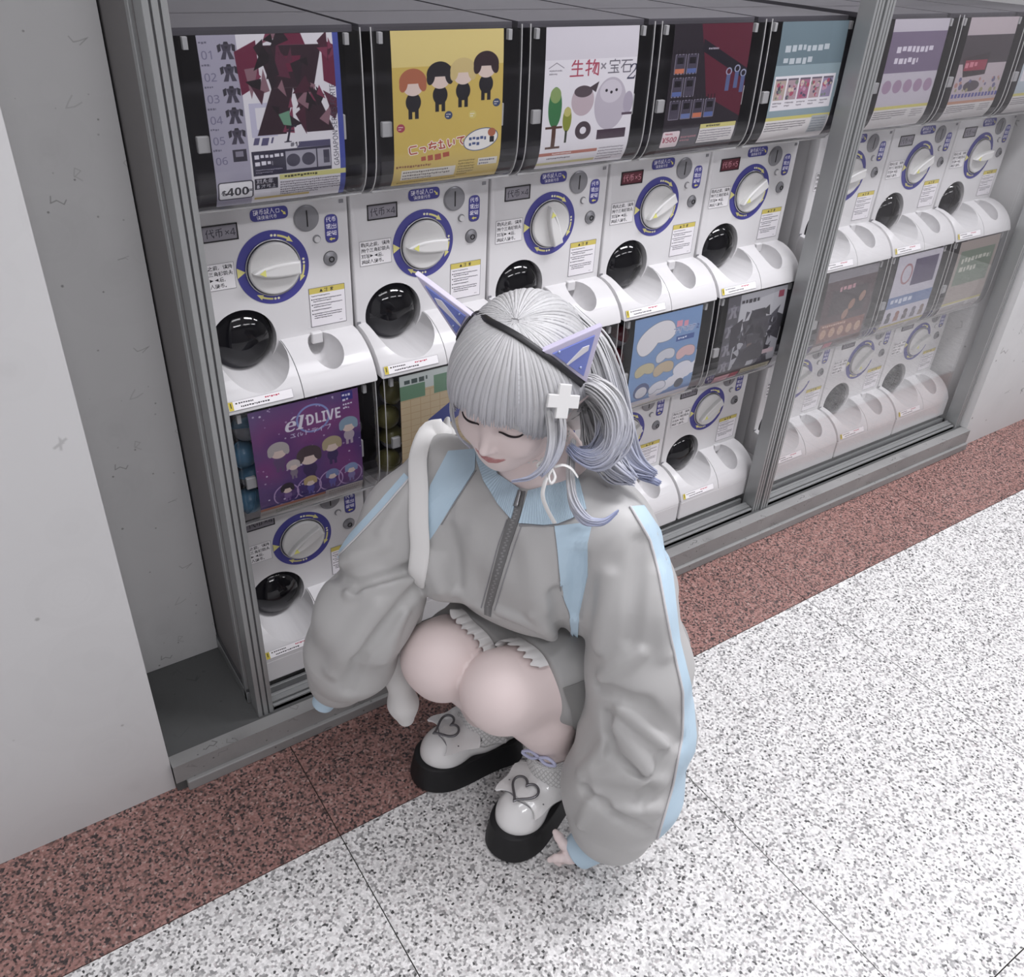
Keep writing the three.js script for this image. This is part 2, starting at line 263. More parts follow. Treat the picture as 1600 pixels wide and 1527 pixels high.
const POSTERS = {
  A1: poster((g) => {
    g.fillStyle = '#e4e2e6'; g.fillRect(0, 0, W, H); g.fillStyle = '#a9a6b6'; g.fillRect(0, 0, 110, H);
    g.fillStyle = '#c4c2d6'; g.fillRect(124, 210, 80, 110); g.fillStyle = '#e4e2e6'; g.fillRect(142, 225, 62, 70);
    ['01', '02', '03', '04', '05', '06'].forEach((t, i) => { const y = 70 + i * 66; plain(g, t, 6, y, 34, '#77748c', ''); if (i < 5) machineFigure(g, 80, y - 24, 26, '#4a4654', '#37343e'); else { g.fillStyle = '#3b3844'; g.fillRect(60, y - 46, 42, 40); g.fillStyle = '#8b8896'; g.fillRect(68, y - 40, 24, 18); } fine(g, 4, y - 52, 40, 1, 7, '#6a6778'); });
    machineFigure(g, 265, 150, 165, '#35222c', '#6c2640'); g.fillStyle = '#6f9a80'; g.beginPath(); g.moveTo(212, 250); g.lineTo(246, 240); g.lineTo(250, 290); g.lineTo(225, 285); g.fill();
    plain(g, 'f', 220, 344, 74, '#2c2838', 'italic', 'serif'); plain(g, '#15', 240, 360, 22, '#3c3848'); g.save(); g.transform(1, 0, -0.3, 1, 100, 0); fine(g, 128, 318, 100, 1, 30, '#5c5878'); g.restore();
    g.fillStyle = '#56536e'; g.beginPath(); g.moveTo(260, 365); g.lineTo(275, 345); g.lineTo(372, 345); g.lineTo(372, 366); g.fill();
    g.fillStyle = '#3a3748'; g.fillRect(116, 366, 256, 84); fine(g, 124, 378, 92, 2, 16, '#e6e4ec', 1.4); fine(g, 124, 428, 90, 2, 5, '#9a98a6');
    g.fillStyle = '#a7a5b0'; g.fillRect(222, 374, 100, 64); g.fillRect(326, 374, 44, 64); g.fillStyle = '#474454'; g.beginPath(); g.arc(246, 406, 22, 0, 7); g.fill(); g.beginPath(); g.arc(296, 406, 22, 0, 7); g.fill(); g.fillRect(346, 380, 20, 46);
    g.save(); g.translate(398, 440); g.rotate(-Math.PI / 2); plain(g, 'GASHAPON SERIES FORTE', 0, 0, 24, '#4c4a58', ''); g.restore();
    g.fillStyle = '#4a55a2'; g.fillRect(402, 0, 18, H);
    rounded(g, 6, 462, 106, 66, 8, '#f3f2f4', '#3f3c48', 4); plain(g, '400', 30, 514, 42, '#2c2932'); stroke(g, '各', 12, 490, 20, '#2c2932', 0.14); stroke(g, '円', 98, 492, 14, '#2c2932', 0.14);
    g.fillStyle = '#35323e'; g.fillRect(118, 460, 74, 40); stroke(g, '対象年', 124, 462, 17, '#eceaf0', 0.1); stroke(g, '8才以上', 122, 482, 15, '#eceaf0', 0.1); g.fillRect(118, 508, 50, 18); stroke(g, '全6種', 122, 509, 14, '#eceaf0', 0.1);
    g.fillStyle = '#d7d48c'; g.fillRect(198, 452, 222, 18); fine(g, 214, 456, 180, 1, 9, '#4c4a34'); fine(g, 200, 478, 210, 6, 6, '#77727c', 1.6); g.fillStyle = '#cdb878'; g.fillRect(118, 534, 180, 10);
  }),
  A2: poster((g) => {
    g.fillStyle = '#d3b964'; g.fillRect(0, 0, W, H); g.fillStyle = '#e2cf88'; g.fillRect(0, 0, W, 120);
    [['#b06b50', 74, 170], ['#2a272c', 174, 150], ['#d2bd84', 262, 140], ['#38282e', 352, 120]].forEach(([c, x, y]) => doll(g, x, y, 62, c, '#26242a'));
    for (const [x, y, c] of [[26, 330, '#a8485a'], [206, 296, '#3f4c70'], [300, 300, '#d8c878'], [396, 262, '#3f4c70']]) { g.fillStyle = c; g.beginPath(); g.arc(x, y, 15, 0, 7); g.fill(); fine(g, x - 9, y - 6, 18, 2, 5, '#f0ece0'); }
    g.save(); g.rotate(-0.1); stroke(g, 'こっちむいて!!', 10, 400, 38, '#f4ece4', 0.3, 0.98); stroke(g, 'こっちむいて!!', 10, 400, 38, '#b0533e', 0.13, 0.98); fine(g, 56, 448, 190, 1, 26, '#b0533e'); g.restore();
    g.fillStyle = '#f0eee8'; g.beginPath(); g.ellipse(336, 396, 70, 40, -0.2, 0, 7); g.fill(); g.strokeStyle = '#4c5c88'; g.lineWidth = 3; g.stroke(); fine(g, 288, 384, 74, 2, 14, '#4c5c88', 1.5); g.fillStyle = '#b06b50'; g.beginPath(); g.arc(380, 372, 16, 0, 7); g.fill(); g.fillStyle = '#26242a'; g.fillRect(372, 388, 18, 22);
    fine(g, 8, 470, 220, 1, 10, '#8c5c34'); g.fillStyle = '#e3dfd4'; g.fillRect(30, 490, 210, 44); fine(g, 36, 496, 190, 3, 8, '#77706a'); fine(g, 250, 470, 70, 6, 7, '#8a7830'); g.fillStyle = '#e3dfd4'; g.fillRect(330, 470, 80, 30); fine(g, 336, 476, 66, 2, 8, '#6a6a80'); fine(g, 20, 544, 380, 1, 7, '#8a7830');
  }),
  A3: poster((g) => {
    g.fillStyle = '#ebe8ec'; g.fillRect(0, 0, W, H); g.fillStyle = '#dcd8de'; g.fillRect(0, 0, W, 120);
    g.strokeStyle = '#8c8890'; g.lineWidth = 3; g.beginPath(); g.moveTo(16, 150); g.lineTo(50, 130); g.lineTo(84, 150); g.stroke(); fine(g, 20, 156, 58, 2, 7, '#8c8890');
    plain(g, '『', 84, 175, 60, '#77737c', ''); stroke(g, '生物', 110, 122, 64, '#b04c60', 0.09); stroke(g, '×', 240, 124, 50, '#8c8890', 0.08); stroke(g, '宝石', 284, 124, 56, '#6c6872', 0.08); plain(g, '2', 374, 206, 84, '#46475c', 'italic', 'serif');
    const bird = (x, y, r, h, c, d) => { g.fillStyle = c; g.beginPath(); g.ellipse(x, y, r, h, 0, 0, 7); g.fill(); g.fillStyle = d; g.beginPath(); g.ellipse(x, y - h * 0.6, r * 0.8, h * 0.38, 0, 0, 7); g.fill(); };
    bird(54, 300, 30, 80, '#3f7a4c', '#8ca468'); g.fillStyle = '#5a3e36'; g.fillRect(46, 370, 18, 92); g.fillRect(16, 374, 76, 9); g.fillRect(22, 456, 66, 9); bird(112, 350, 20, 50, '#8c9440', '#c2bc74'); g.fillStyle = '#3a4034'; g.fillRect(106, 394, 10, 50);
    bird(178, 280, 52, 60, '#c4b4ba', '#5a4e54'); g.fillStyle = '#4c4248'; g.beginPath(); g.moveTo(205, 230); g.lineTo(248, 208); g.lineTo(236, 250); g.fill(); g.strokeStyle = '#4f444a'; g.lineWidth = 22; g.beginPath(); g.arc(190, 400, 26, 0, 7); g.stroke();
    g.fillStyle = '#c3bcc6'; g.beginPath(); g.ellipse(310, 300, 76, 106, 0, 0, 7); g.fill(); g.fillStyle = '#d6d0d8'; g.beginPath(); g.ellipse(308, 250, 52, 46, 0, 0, 7); g.fill(); g.fillStyle = '#2c2830'; for (const x of [286, 310, 334]) { g.beginPath(); g.arc(x, 246 + (x === 310 ? 8 : 0), 6, 0, 7); g.fill(); }
    g.fillStyle = '#4a3a48'; g.fillRect(258, 404, 140, 40); g.fillStyle = '#b4acba'; g.beginPath(); g.ellipse(396, 300, 24, 46, 0, 0, 7); g.fill(); g.fillStyle = '#5a4a58'; g.fillRect(370, 340, 50, 10);
    g.fillStyle = '#b8705f'; g.fillRect(0, 482, 272, 14); fine(g, 60, 486, 150, 1, 7, '#f0e8e4'); fine(g, 40, 506, 180, 1, 8, '#6c666c'); g.fillStyle = '#d8d29c'; g.fillRect(0, 528, 272, 14); fine(g, 280, 480, 130, 5, 8, '#98949c');
  }),
  A4: poster((g) => {
    g.fillStyle = '#2c262e'; g.fillRect(0, 0, W, H); g.fillStyle = '#5c2434'; g.beginPath(); g.moveTo(140, 0); g.lineTo(W, 0); g.lineTo(W, 400); g.lineTo(210, 300); g.fill();
    g.fillStyle = '#221e28'; g.beginPath(); g.moveTo(160, 60); g.lineTo(W, 190); g.lineTo(W, 240); g.lineTo(160, 110); g.fill(); fine(g, 190, 96, 90, 1, 9, '#b0a8b4');
    for (let r = 0; r < 3; r++) for (let i = 0; i < (r > 1 ? 4 : 2); i++) { const x = 20 + i * 64, y = 120 + r * 96; rounded(g, x, y, 54, 80, 3, '#4b4654', '#8d8896', 3); g.fillStyle = ['#c8785c', '#5c6ca0', '#4f4a58', '#6b7aa8'][(i + r) % 4]; g.fillRect(x + 3, y + 58, 48, 20); g.fillStyle = '#1e1b22'; g.fillRect(x + 10, y + 12, 34, 26); for (const k of [8, 26, 44]) g.fillRect(x + k, y - 20, 5, 24); }
    for (const [x, y] of [[320, 200], [366, 190], [404, 210]]) { g.strokeStyle = '#9ca0b8'; g.lineWidth = 6; g.beginPath(); g.arc(x, y, 14, 0, 7); g.stroke(); g.fillStyle = '#5a648c'; g.fillRect(x - 10, y + 14, 22, 70); }
    g.fillStyle = '#37333c'; g.fillRect(0, 430, W, 130); rounded(g, 6, 444, 92, 76, 8, '#e8d8da'); plain(g, '¥500', 10, 496, 36, '#a8455a'); fine(g, 20, 452, 64, 1, 8, '#a8455a'); g.fillStyle = '#57535c'; g.fillRect(104, 436, 96, 84); fine(g, 108, 470, 86, 2, 10, '#a8727c');
    g.fillStyle = '#e6e2e0'; g.fillRect(206, 424, 204, 90); g.fillStyle = '#d7cf84'; g.fillRect(206, 424, 204, 20); fine(g, 240, 429, 130, 1, 10, '#4f4b34'); fine(g, 212, 452, 190, 5, 7, '#86828a');
  }),
  A5: poster((g) => {
    g.fillStyle = '#93a6ac'; g.fillRect(0, 0, W, H); g.fillStyle = '#71848c'; g.fillRect(0, 0, W, 190); fine(g, 40, 100, 300, 2, 34, '#c4ccd0', 1.6);
    g.fillStyle = '#eae7ea'; g.fillRect(10, 238, 390, 158); for (let i = 0; i < 5; i++) { const x = 18 + i * 76; g.fillStyle = ['#b8a89c', '#b09aa0', '#a8708a', '#b8a0a4', '#9c90ac'][i]; g.fillRect(x, 256, 66, 92); g.fillStyle = '#6c6672'; g.fillRect(x, 250, 66, 8); for (let k = 0; k < 16; k++) { g.fillStyle = ['#b0586e', '#7d8a7c', '#d8c8b4', '#5a5468', '#c4a0b4'][k % 5]; g.beginPath(); g.arc(x + 8 + rnd() * 50, 268 + rnd() * 70, 4 + rnd() * 7, 0, 7); g.fill(); } fine(g, x + 4, 358, 56, 2, 8, '#8a868c'); }
    caution(g, 428); rounded(g, 300, 436, 112, 90, 0, '#b9bdc0'); fine(g, 308, 446, 96, 6, 8, '#8a9094');
  }),
  A6: poster((g) => { g.fillStyle = '#c9c3cc'; g.fillRect(0, 0, W, H); g.fillStyle = '#7d6f88'; g.fillRect(0, 60, W, 200); g.fillStyle = '#a88fa6'; for (let i = 0; i < 5; i++) { g.beginPath(); g.arc(50 + i * 80, 330, 34, 0, 7); g.fill(); } fine(g, 60, 130, 300, 2, 34, '#e6e0ea', 1.6); caution(g, 430); }),
  A7: poster((g) => {
    g.fillStyle = '#c2b6ba'; g.fillRect(0, 0, W, H); g.fillStyle = '#4a4248'; g.fillRect(0, 90, 420, 150); g.fillStyle = '#3c3438'; g.beginPath(); g.moveTo(20, 210); g.lineTo(250, 180); g.lineTo(250, 300); g.lineTo(60, 310); g.fill(); g.fillStyle = '#9c3c50'; g.fillRect(50, 220, 190, 56); fine(g, 56, 230, 176, 1, 34, '#d88c98');
    g.fillStyle = '#5a5258'; g.beginPath(); g.ellipse(160, 360, 70, 30, 0, 0, 7); g.fill(); for (let i = 0; i < 20; i++) { g.fillStyle = ['#a09c78', '#6c6a8c', '#b88a80'][i % 3]; g.beginPath(); g.arc(20 + rnd() * 380, 320 + rnd() * 70, 6 + rnd() * 10, 0, 7); g.fill(); } g.fillStyle = '#5c5c9c'; for (let i = 0; i < 14; i++) g.fillRect(10 + i * 30, 400, 20, 22); caution(g, 440, '#c89880');
  }),
  A8: poster((g) => { g.fillStyle = '#b9c4cc'; g.fillRect(0, 0, W, H); g.fillStyle = '#e6e2e6'; g.fillRect(20, 120, 380, 240); fine(g, 60, 60, 300, 1, 40, '#5a6c88'); for (let i = 0; i < 4; i++) { g.fillStyle = ['#88707c', '#5f7486', '#a09068', '#74667c'][i]; g.beginPath(); g.arc(72 + i * 92, 240, 38, 0, 7); g.fill(); } caution(g, 430); }),
  B1: poster((g) => {
    g.fillStyle = '#685080'; g.fillRect(0, 0, W, H);
    for (let i = 0; i < 26; i++) { const x = rnd() * W, y = rnd() * 470, r = 50 + rnd() * 80, q = g.createRadialGradient(x, y, 0, x, y, r); const c = i % 3 ? '142,72,128' : '62,52,110'; q.addColorStop(0, `rgba(${c},0.55)`); q.addColorStop(1, `rgba(${c},0)`); g.fillStyle = q; g.fillRect(0, 0, W, 480); }
    for (let i = 0; i < 70; i++) { g.fillStyle = `rgba(236,228,244,${0.4 + rnd() * 0.5})`; g.beginPath(); g.arc(rnd() * W, rnd() * 470, 1 + rnd() * 4, 0, 7); g.fill(); }
    g.strokeStyle = '#8f9cd0'; g.lineWidth = 8; g.beginPath(); g.ellipse(236, 92, 62, 62, 0, 0, 7); g.stroke();
    plain(g, 'él', 118, 128, 84, '#ece8f2', 'bold italic', 'serif'); g.save(); g.scale(0.72, 1); plain(g, 'DLIVE', 286, 120, 70, '#ece8f2'); g.restore(); stroke(g, 'エルドライブ', 140, 138, 24, '#d8d2ea', 0.13, 1.15);
    g.fillStyle = '#3f3c84'; g.fillRect(352, 6, 46, 40); fine(g, 356, 16, 38, 2, 12, '#e4e0f0'); fine(g, 356, 60, 40, 2, 10, '#e4e0f0');
    doll(g, 92, 200, 52, '#b9b2b0', '#6a5478'); doll(g, 206, 262, 62, '#564a4e', '#4a3c60'); doll(g, 142, 290, 34, '#c9c0bc', '#8a7e8c'); doll(g, 300, 236, 50, '#b4a688', '#4c3f66'); doll(g, 372, 160, 48, '#8fa6b8', '#b8aab4');
    [[104, '#3c343c', '#7a5c94'], [196, '#b8a47c', '#5e5aa0'], [286, '#8290b8', '#6a64a4'], [366, '#8a9cc0', '#8a82b0']].forEach(([x, h, b], i) => { const y = 398 - i * 4; g.strokeStyle = '#b79cc4'; g.lineWidth = 5; g.beginPath(); g.ellipse(x, y + 34, 48, 52, 0, 0, 7); g.stroke(); doll(g, x + 6, y, 34, h, b); });
    g.fillStyle = '#37306c'; g.fillRect(0, 470, W, 6); g.fillStyle = '#b07a66'; g.fillRect(0, 480, 260, 14); g.fillStyle = '#b8b2ac'; g.fillRect(0, 494, W, 66); g.fillStyle = '#c2bcb8'; g.fillRect(262, 476, 158, 84); fine(g, 60, 506, 180, 2, 9, '#7c8a78'); fine(g, 276, 486, 130, 4, 8, '#9a9494');
  }),
  B2: poster((g) => {
    g.fillStyle = '#d2bf9c'; g.fillRect(0, 0, W, H); g.strokeStyle = '#c2a884'; g.lineWidth = 3; for (let i = 0; i < 14; i++) { g.beginPath(); g.moveTo(0, 90 + i * 34); g.lineTo(W, 90 + i * 34); g.moveTo(i * 44, 90); g.lineTo(i * 44, H); g.stroke(); }
    g.fillStyle = '#cfd8d4'; g.fillRect(0, 0, W, 80); g.fillStyle = '#6f9478'; g.fillRect(0, 50, 110, 70); g.fillRect(150, 30, 90, 90); stroke(g, 'だんらん', 250, 30, 46, '#f0e2da', 0.3); stroke(g, 'だんらん', 250, 30, 46, '#c05a4c', 0.13); fine(g, 20, 20, 170, 1, 26, '#4c5a58');
    g.fillStyle = '#4a5496'; g.beginPath(); g.moveTo(120, 250); g.lineTo(230, 180); g.lineTo(310, 240); g.lineTo(200, 310); g.fill(); g.fillStyle = '#e2dcd4'; g.fillRect(90, 300, 150, 90); g.strokeStyle = '#2e2a34'; g.lineWidth = 12; g.beginPath(); g.arc(160, 330, 34, Math.PI, 0); g.stroke(); g.fillStyle = '#b85a40'; g.fillRect(60, 400, 60, 110); caution(g, 500);
  }),
  B3: poster((g) => { g.fillStyle = '#4a2c38'; g.fillRect(0, 0, W, H); g.fillStyle = '#6a3a48'; g.fillRect(30, 80, 360, 260); fine(g, 60, 130, 300, 3, 34, '#c2a0a8', 1.6); caution(g, 460); }),
  B4: poster((g) => {
    g.fillStyle = '#7f9ec8'; g.fillRect(0, 0, W, H);
    const mask = (x, y, s, c, a) => { g.save(); g.translate(x, y); g.rotate(a); g.fillStyle = c; g.strokeStyle = '#8a93a0'; g.lineWidth = 4; g.beginPath(); g.moveTo(-s, 0); g.bezierCurveTo(-s, -s * 0.9, s, -s * 0.9, s, 0); g.bezierCurveTo(s, s * 0.7, s * 0.4, s * 0.55, 0, s * 0.28); g.bezierCurveTo(-s * 0.4, s * 0.55, -s, s * 0.7, -s, 0); g.fill(); g.stroke(); g.restore(); };
    mask(140, 130, 122, '#eae8ea', -0.42); mask(214, 250, 60, '#d4d6dc', -0.15); mask(346, 262, 62, '#dcb8b8', -0.1); mask(92, 310, 62, '#c9bf9c', -0.1); mask(214, 330, 66, '#c8b69a', -0.15); mask(340, 356, 60, '#e2e2ea', -0.15); g.fillStyle = '#5a6488'; g.beginPath(); g.arc(90, 436, 50, 0, 7); g.fill(); g.fillStyle = '#d2d2d8'; g.beginPath(); g.arc(90, 446, 36, 0, 7); g.fill();
    g.fillStyle = '#e4e4ea'; for (let i = 0; i < 9; i++) { g.beginPath(); g.arc(180 + i * 32, 470 - i * 14, 34, 0, 7); g.fill(); } g.fillRect(0, 500, W, 60); g.fillStyle = '#585c66'; g.beginPath(); g.arc(334, 450, 30, 0, 7); g.fill(); mask(190, 440, 54, '#dcdce4', -0.3);
    fine(g, 262, 60, 140, 1, 40, '#e2a0b0'); stroke(g, 'アイマスク2', 244, 100, 32, '#f2f4fa', 0.26, 0.9); stroke(g, 'アイマスク2', 244, 100, 32, '#3d4f8c', 0.12, 0.9); g.fillStyle = '#46609c'; g.fillRect(270, 152, 116, 30); fine(g, 282, 160, 92, 1, 14, '#dfe6f4'); g.fillStyle = '#d2c6b8'; g.fillRect(0, 536, W, 24); fine(g, 20, 542, 360, 1, 8, '#8a8078');
  }),
  B5: poster((g) => {
    g.fillStyle = '#a9a9ae'; g.fillRect(0, 0, W, H); g.fillStyle = '#c0c0c4'; g.beginPath(); g.moveTo(90, 60); g.lineTo(420, 20); g.lineTo(420, 220); g.lineTo(90, 300); g.fill(); g.fillStyle = '#55535a'; g.fillRect(0, 0, 86, H);
    for (let i = 0; i < 4; i++) machineFigure(g, 44, 90 + i * 116, 40, '#8a8890', '#706e78'); machineFigure(g, 236, 300, 190, '#45424a', '#37343c'); g.fillStyle = '#6c5c58'; g.fillRect(190, 320, 34, 60); g.fillStyle = '#3b383f'; g.beginPath(); g.ellipse(236, 440, 90, 110, 0, Math.PI, 0); g.fill(); fine(g, 96, 36, 220, 1, 26, '#2f2d34'); g.fillStyle = '#9c4a5c'; g.fillRect(360, 26, 40, 40); g.strokeStyle = '#55535c'; g.lineWidth = 10; g.beginPath(); g.arc(350, 200, 30, 0, 7); g.stroke(); fine(g, 300, 260, 100, 2, 16, '#45424c'); g.fillStyle = '#c9b4b8'; g.fillRect(320, 390, 84, 28);
    g.fillStyle = '#35333a'; g.fillRect(0, 470, W, 90); g.fillStyle = '#d8a8b0'; g.fillRect(6, 500, 110, 60); g.fillStyle = '#b04c5c'; g.fillRect(120, 500, 60, 50); g.fillStyle = '#c8c2a8'; g.fillRect(190, 490, 220, 40); fine(g, 196, 498, 200, 3, 7, '#66624c');
  }),
  B6: poster((g) => {
    g.fillStyle = '#513a40'; g.fillRect(0, 0, W, H); g.fillStyle = '#8c888e'; g.fillRect(0, 0, W, 60); g.fillStyle = '#3a2c32'; g.fillRect(60, 120, 300, 170); g.fillStyle = '#b8707c'; g.save(); g.rotate(-0.06); fine(g, 110, 110, 210, 1, 34, '#cf98a0'); g.restore(); for (const [x, y] of [[250, 240], [330, 200], [210, 300]]) { g.fillStyle = '#a8806c'; g.beginPath(); g.ellipse(x, y, 24, 36, 0.4, 0, 7); g.fill(); } g.fillStyle = '#8a5a50'; g.fillRect(20, 340, 380, 130); for (let i = 0; i < 5; i++) { g.fillStyle = '#c8a086'; g.beginPath(); g.ellipse(60 + i * 74, 410, 26, 34, 0, 0, 7); g.fill(); } fine(g, 40, 350, 330, 1, 18, '#d8b49a'); g.fillStyle = '#d8d4d4'; g.fillRect(10, 490, 90, 50); g.fillStyle = '#c0687a'; g.fillRect(110, 490, 70, 46);
  }),
  B7: poster((g) => { g.fillStyle = '#d6d2dc'; g.fillRect(0, 0, W, H); g.fillStyle = '#4a3a64'; g.fillRect(170, 40, 220, 180); g.strokeStyle = '#b07a80'; g.lineWidth = 14; g.beginPath(); g.ellipse(110, 130, 46, 64, 0, 0, 7); g.stroke(); g.fillStyle = '#6f86b4'; g.fillRect(0, 280, W, 80); fine(g, 30, 296, 340, 1, 40, '#dfe4f0'); for (let i = 0; i < 5; i++) { g.fillStyle = ['#4c4a54', '#a06a5c', '#5a4a50', '#6f6a78', '#8a7468'][i]; g.beginPath(); g.arc(50 + i * 80, 410, 20, 0, 7); g.fill(); g.fillRect(28 + i * 80, 428, 44, 40); } caution(g, 486); }),
  B8: poster((g) => { g.fillStyle = '#b4a8a0'; g.fillRect(0, 0, W, H); g.fillStyle = '#7f8f7c'; g.fillRect(30, 70, 360, 250); fine(g, 60, 120, 300, 2, 40, '#e2e2d4', 1.6); caution(g, 450); }),
};

// ---------------------------------------------------------------- capsule machines: shared geometries (origin = centre of the dial, front panel at z = 0)
const white = M(L(0.69, 0.682, 0.69), 0.32), shellGrey = M(L(0.5, 0.5, 0.5), 0.5), dark = M(0x17161a, 0.45), caseMat = M(0x4a484e, 0.45), chrome = M(0xb9b9bc, 0.28, { metalness: 0.9 }), slotMetal = M(0x8f8f93, 0.42, { metalness: 0.55 });
const dialMat = M(L(0.68, 0.675, 0.665), 0.32), yellowMat = M(0xd9d77c, 0.5);
const windowGlass = new THREE.MeshPhysicalMaterial({ color: L(0.82, 0.82, 0.83), roughness: 0.06, transmission: 1, thickness: 0, ior: 1.45, side: THREE.DoubleSide });
const domeGlass = new THREE.MeshPhysicalMaterial({ color: L(0.13, 0.13, 0.15), roughness: 0.05, transmission: 1, thickness: 0, ior: 1.5, side: THREE.DoubleSide });
const tabMat = new THREE.MeshPhysicalMaterial({ color: 0xd8d8d8, roughness: 0.5, transmission: 0.4, thickness: 0 });
const print = (t, r = 0.55) => M(0xffffff, r, { map: t });
const PRINT = Object.fromEntries(Object.entries(TEX).map(([k, t]) => [k, print(t, k === 'ring' ? 0.4 : 0.55)]));
const csg = new Evaluator(); csg.attributes = ['position', 'normal']; csg.useGroups = false;
const brush = (g) => { const b = new Brush(g.index ? g : mergeVertices(g)); b.updateMatrixWorld(); return b; };
const cut = (a, list) => { let r = brush(a); for (const g of list) r = csg.evaluate(r, brush(g), SUBTRACTION); return r.geometry; };
const RAMP = [[0, -0.137], [0.018, -0.1385], [0.036, -0.1435], [0.053, -0.1515], [0.068, -0.162], [0.081, -0.175], [0.0905, -0.189], [0.0975, -0.205]];
function extrudeX(profile, x0, x1, bevel) {                            // profile of [z, y] swept along x
  const s = new THREE.Shape(profile.map(([z, y]) => new THREE.Vector2(z, y)));
  const g = new THREE.ExtrudeGeometry(s, { depth: x1 - x0 - 2 * bevel, bevelEnabled: bevel > 0, bevelSize: bevel, bevelOffset: -bevel, bevelThickness: bevel, bevelSegments: 2, steps: 1 });
  g.rotateY(-Math.PI / 2); g.translate(x1 - bevel, 0, 0);                // shape x -> z, extrusion -> -x
  return g;
}
const smooth = (g, a = 0.6) => toCreasedNormals(g, a);
const SCOOP = [-0.066, -0.122, 0.064];
const GEO = {};
{
  const scoop = new THREE.CylinderGeometry(SCOOP[2] + 0.008, SCOOP[2], 0.3, 48); scoop.rotateX(Math.PI / 2 + 0.03); scoop.translate(SCOOP[0], SCOOP[1], 0.113);
  const hole = new THREE.CylinderGeometry(0.0605, 0.0605, 0.2, 48); hole.rotateX(Math.PI / 2); hole.translate(-0.068, -0.128, 0);
  const notch = new THREE.SphereGeometry(1, 32, 20); notch.scale(0.031, 0.043, 0.05); notch.rotateX(-0.35); notch.translate(0.068, -0.155, 0.042);
  const notch2 = notch.clone();
  const rampSolid = extrudeX([...RAMP, [0.0985, -0.212], [-0.03, -0.212], [-0.03, -0.137]], -0.1465, 0.1465, 0.004);
  GEO.ramp = smooth(cut(rampSolid, [scoop, notch, box(-0.0028, -0.0012, -0.215, -0.1, -0.001, 0.12)]), 0.7);
  GEO.panel = smooth(cut(box(-0.1475, 0.1465, -0.2, 0.108, -0.03, 0, 0.0025), [hole, notch2]), 0.7);
  const cup = new THREE.LatheGeometry([[0.001, -0.075], [0.04, -0.072], [0.06, -0.05], [SCOOP[2] + 0.0005, -0.026]].map(([r, y]) => new THREE.Vector2(r, y)), 40); cup.rotateX(Math.PI / 2); cup.translate(SCOOP[0], SCOOP[1], 0.003);
  GEO.cup = cup;
  const pocket = new THREE.SphereGeometry(1, 24, 14, 0, Math.PI * 2, Math.PI * 0, Math.PI); GEO.pocket = pocket;
  const dome = new THREE.SphereGeometry(0.0575, 40, 20, 0, Math.PI * 2, 0, Math.PI * 0.56); dome.rotateX(Math.PI / 2 - 0.06); dome.scale(1, 1, 0.68); dome.translate(-0.068, -0.128, -0.022);
  GEO.dome = dome;
  const rim = new THREE.TorusGeometry(0.058, 0.0022, 8, 40); rim.translate(-0.068, -0.128, -0.024); GEO.domeRim = rim;
  GEO.chute = box(0.057, 0.079, -0.156, -0.134, -0.012, 0.009, 0.003);
  // upper half: dark case behind a clear bulging window
  GEO.case = merge([box(-0.144, 0.144, 0.11, 0.384, -0.38, -0.11), box(-0.144, 0.144, 0.11, 0.13, -0.12, -0.02), box(-0.1455, -0.143, 0.11, 0.384, -0.12, -0.022), box(0.143, 0.1455, 0.11, 0.384, -0.12, -0.022), box(-0.144, 0.144, 0.374, 0.384, -0.12, 0.06)]);
  GEO.body = box(-0.1455, 0.1455, -0.212, 0.109, -0.38, -0.078, 0.003);
  GEO.sides = [box(-0.1465, -0.141, -0.212, 0.108, -0.08, -0.026), box(0.141, 0.1465, -0.212, 0.108, -0.08, -0.026)];
  const PROF = [[0.098, 0.384], [0.1005, 0.34], [0.102, 0.28], [0.1025, 0.22], [0.102, 0.19], [0.0995, 0.17], [0.094, 0.153], [0.085, 0.139], [0.072, 0.13], [0.055, 0.1245], [0.03, 0.1205], [0.004, 0.1185]];
  const sheet = (pts, x0, x1, zoff, wrap) => {                           // a sheet bent to the window's profile; wrap turns its ends back into side walls
    const cv = new THREE.CatmullRomCurve3(pts.map(([z, y]) => V(0, y, z)), false, 'centripetal'), n = 30, line = cv.getSpacedPoints(n);
    const cs = []; if (wrap) { cs.push([x0, -1]); for (let i = 0; i <= 5; i++) { const a = i / 5 * Math.PI / 2; cs.push([x0 + 0.012 * (1 - Math.sin(a)) * 1, -0.012 * (1 - Math.sin(a))].map((v, k) => (k ? v : x0 + 0.012 * (1 - Math.cos(a))))); } for (let i = 5; i >= 0; i--) { const a = i / 5 * Math.PI / 2; cs.push([x1 - 0.012 * (1 - Math.cos(a)), -0.012 * (1 - Math.sin(a))]); } cs.push([x1, -1]); } else cs.push([x0, 0], [x1, 0]);
    const pos = [], uv = [], idx = [], len = cs.length;
    line.forEach((p, j) => cs.forEach(([x, dz], i) => { pos.push(x, p.y, dz === -1 ? -0.022 : Math.max(p.z + dz, -0.02) + zoff); uv.push(i / (len - 1), 1 - j / n); }));
    for (let j = 0; j < n; j++) for (let i = 0; i < len - 1; i++) { const a = j * len + i; idx.push(a, a + len, a + 1, a + 1, a + len, a + len + 1); }
    const g = new THREE.BufferGeometry(); g.setAttribute('position', new THREE.Float32BufferAttribute(pos, 3)); g.setAttribute('uv', new THREE.Float32BufferAttribute(uv, 2)); g.setIndex(idx); g.computeVertexNormals();
    return g;
  };
  GEO.window = sheet(PROF, -0.1435, 0.1435, 0, true);
  GEO.poster = sheet([[0.098, 0.378], ...PROF.slice(1, 8)], -0.108, 0.104, -0.0028, false);
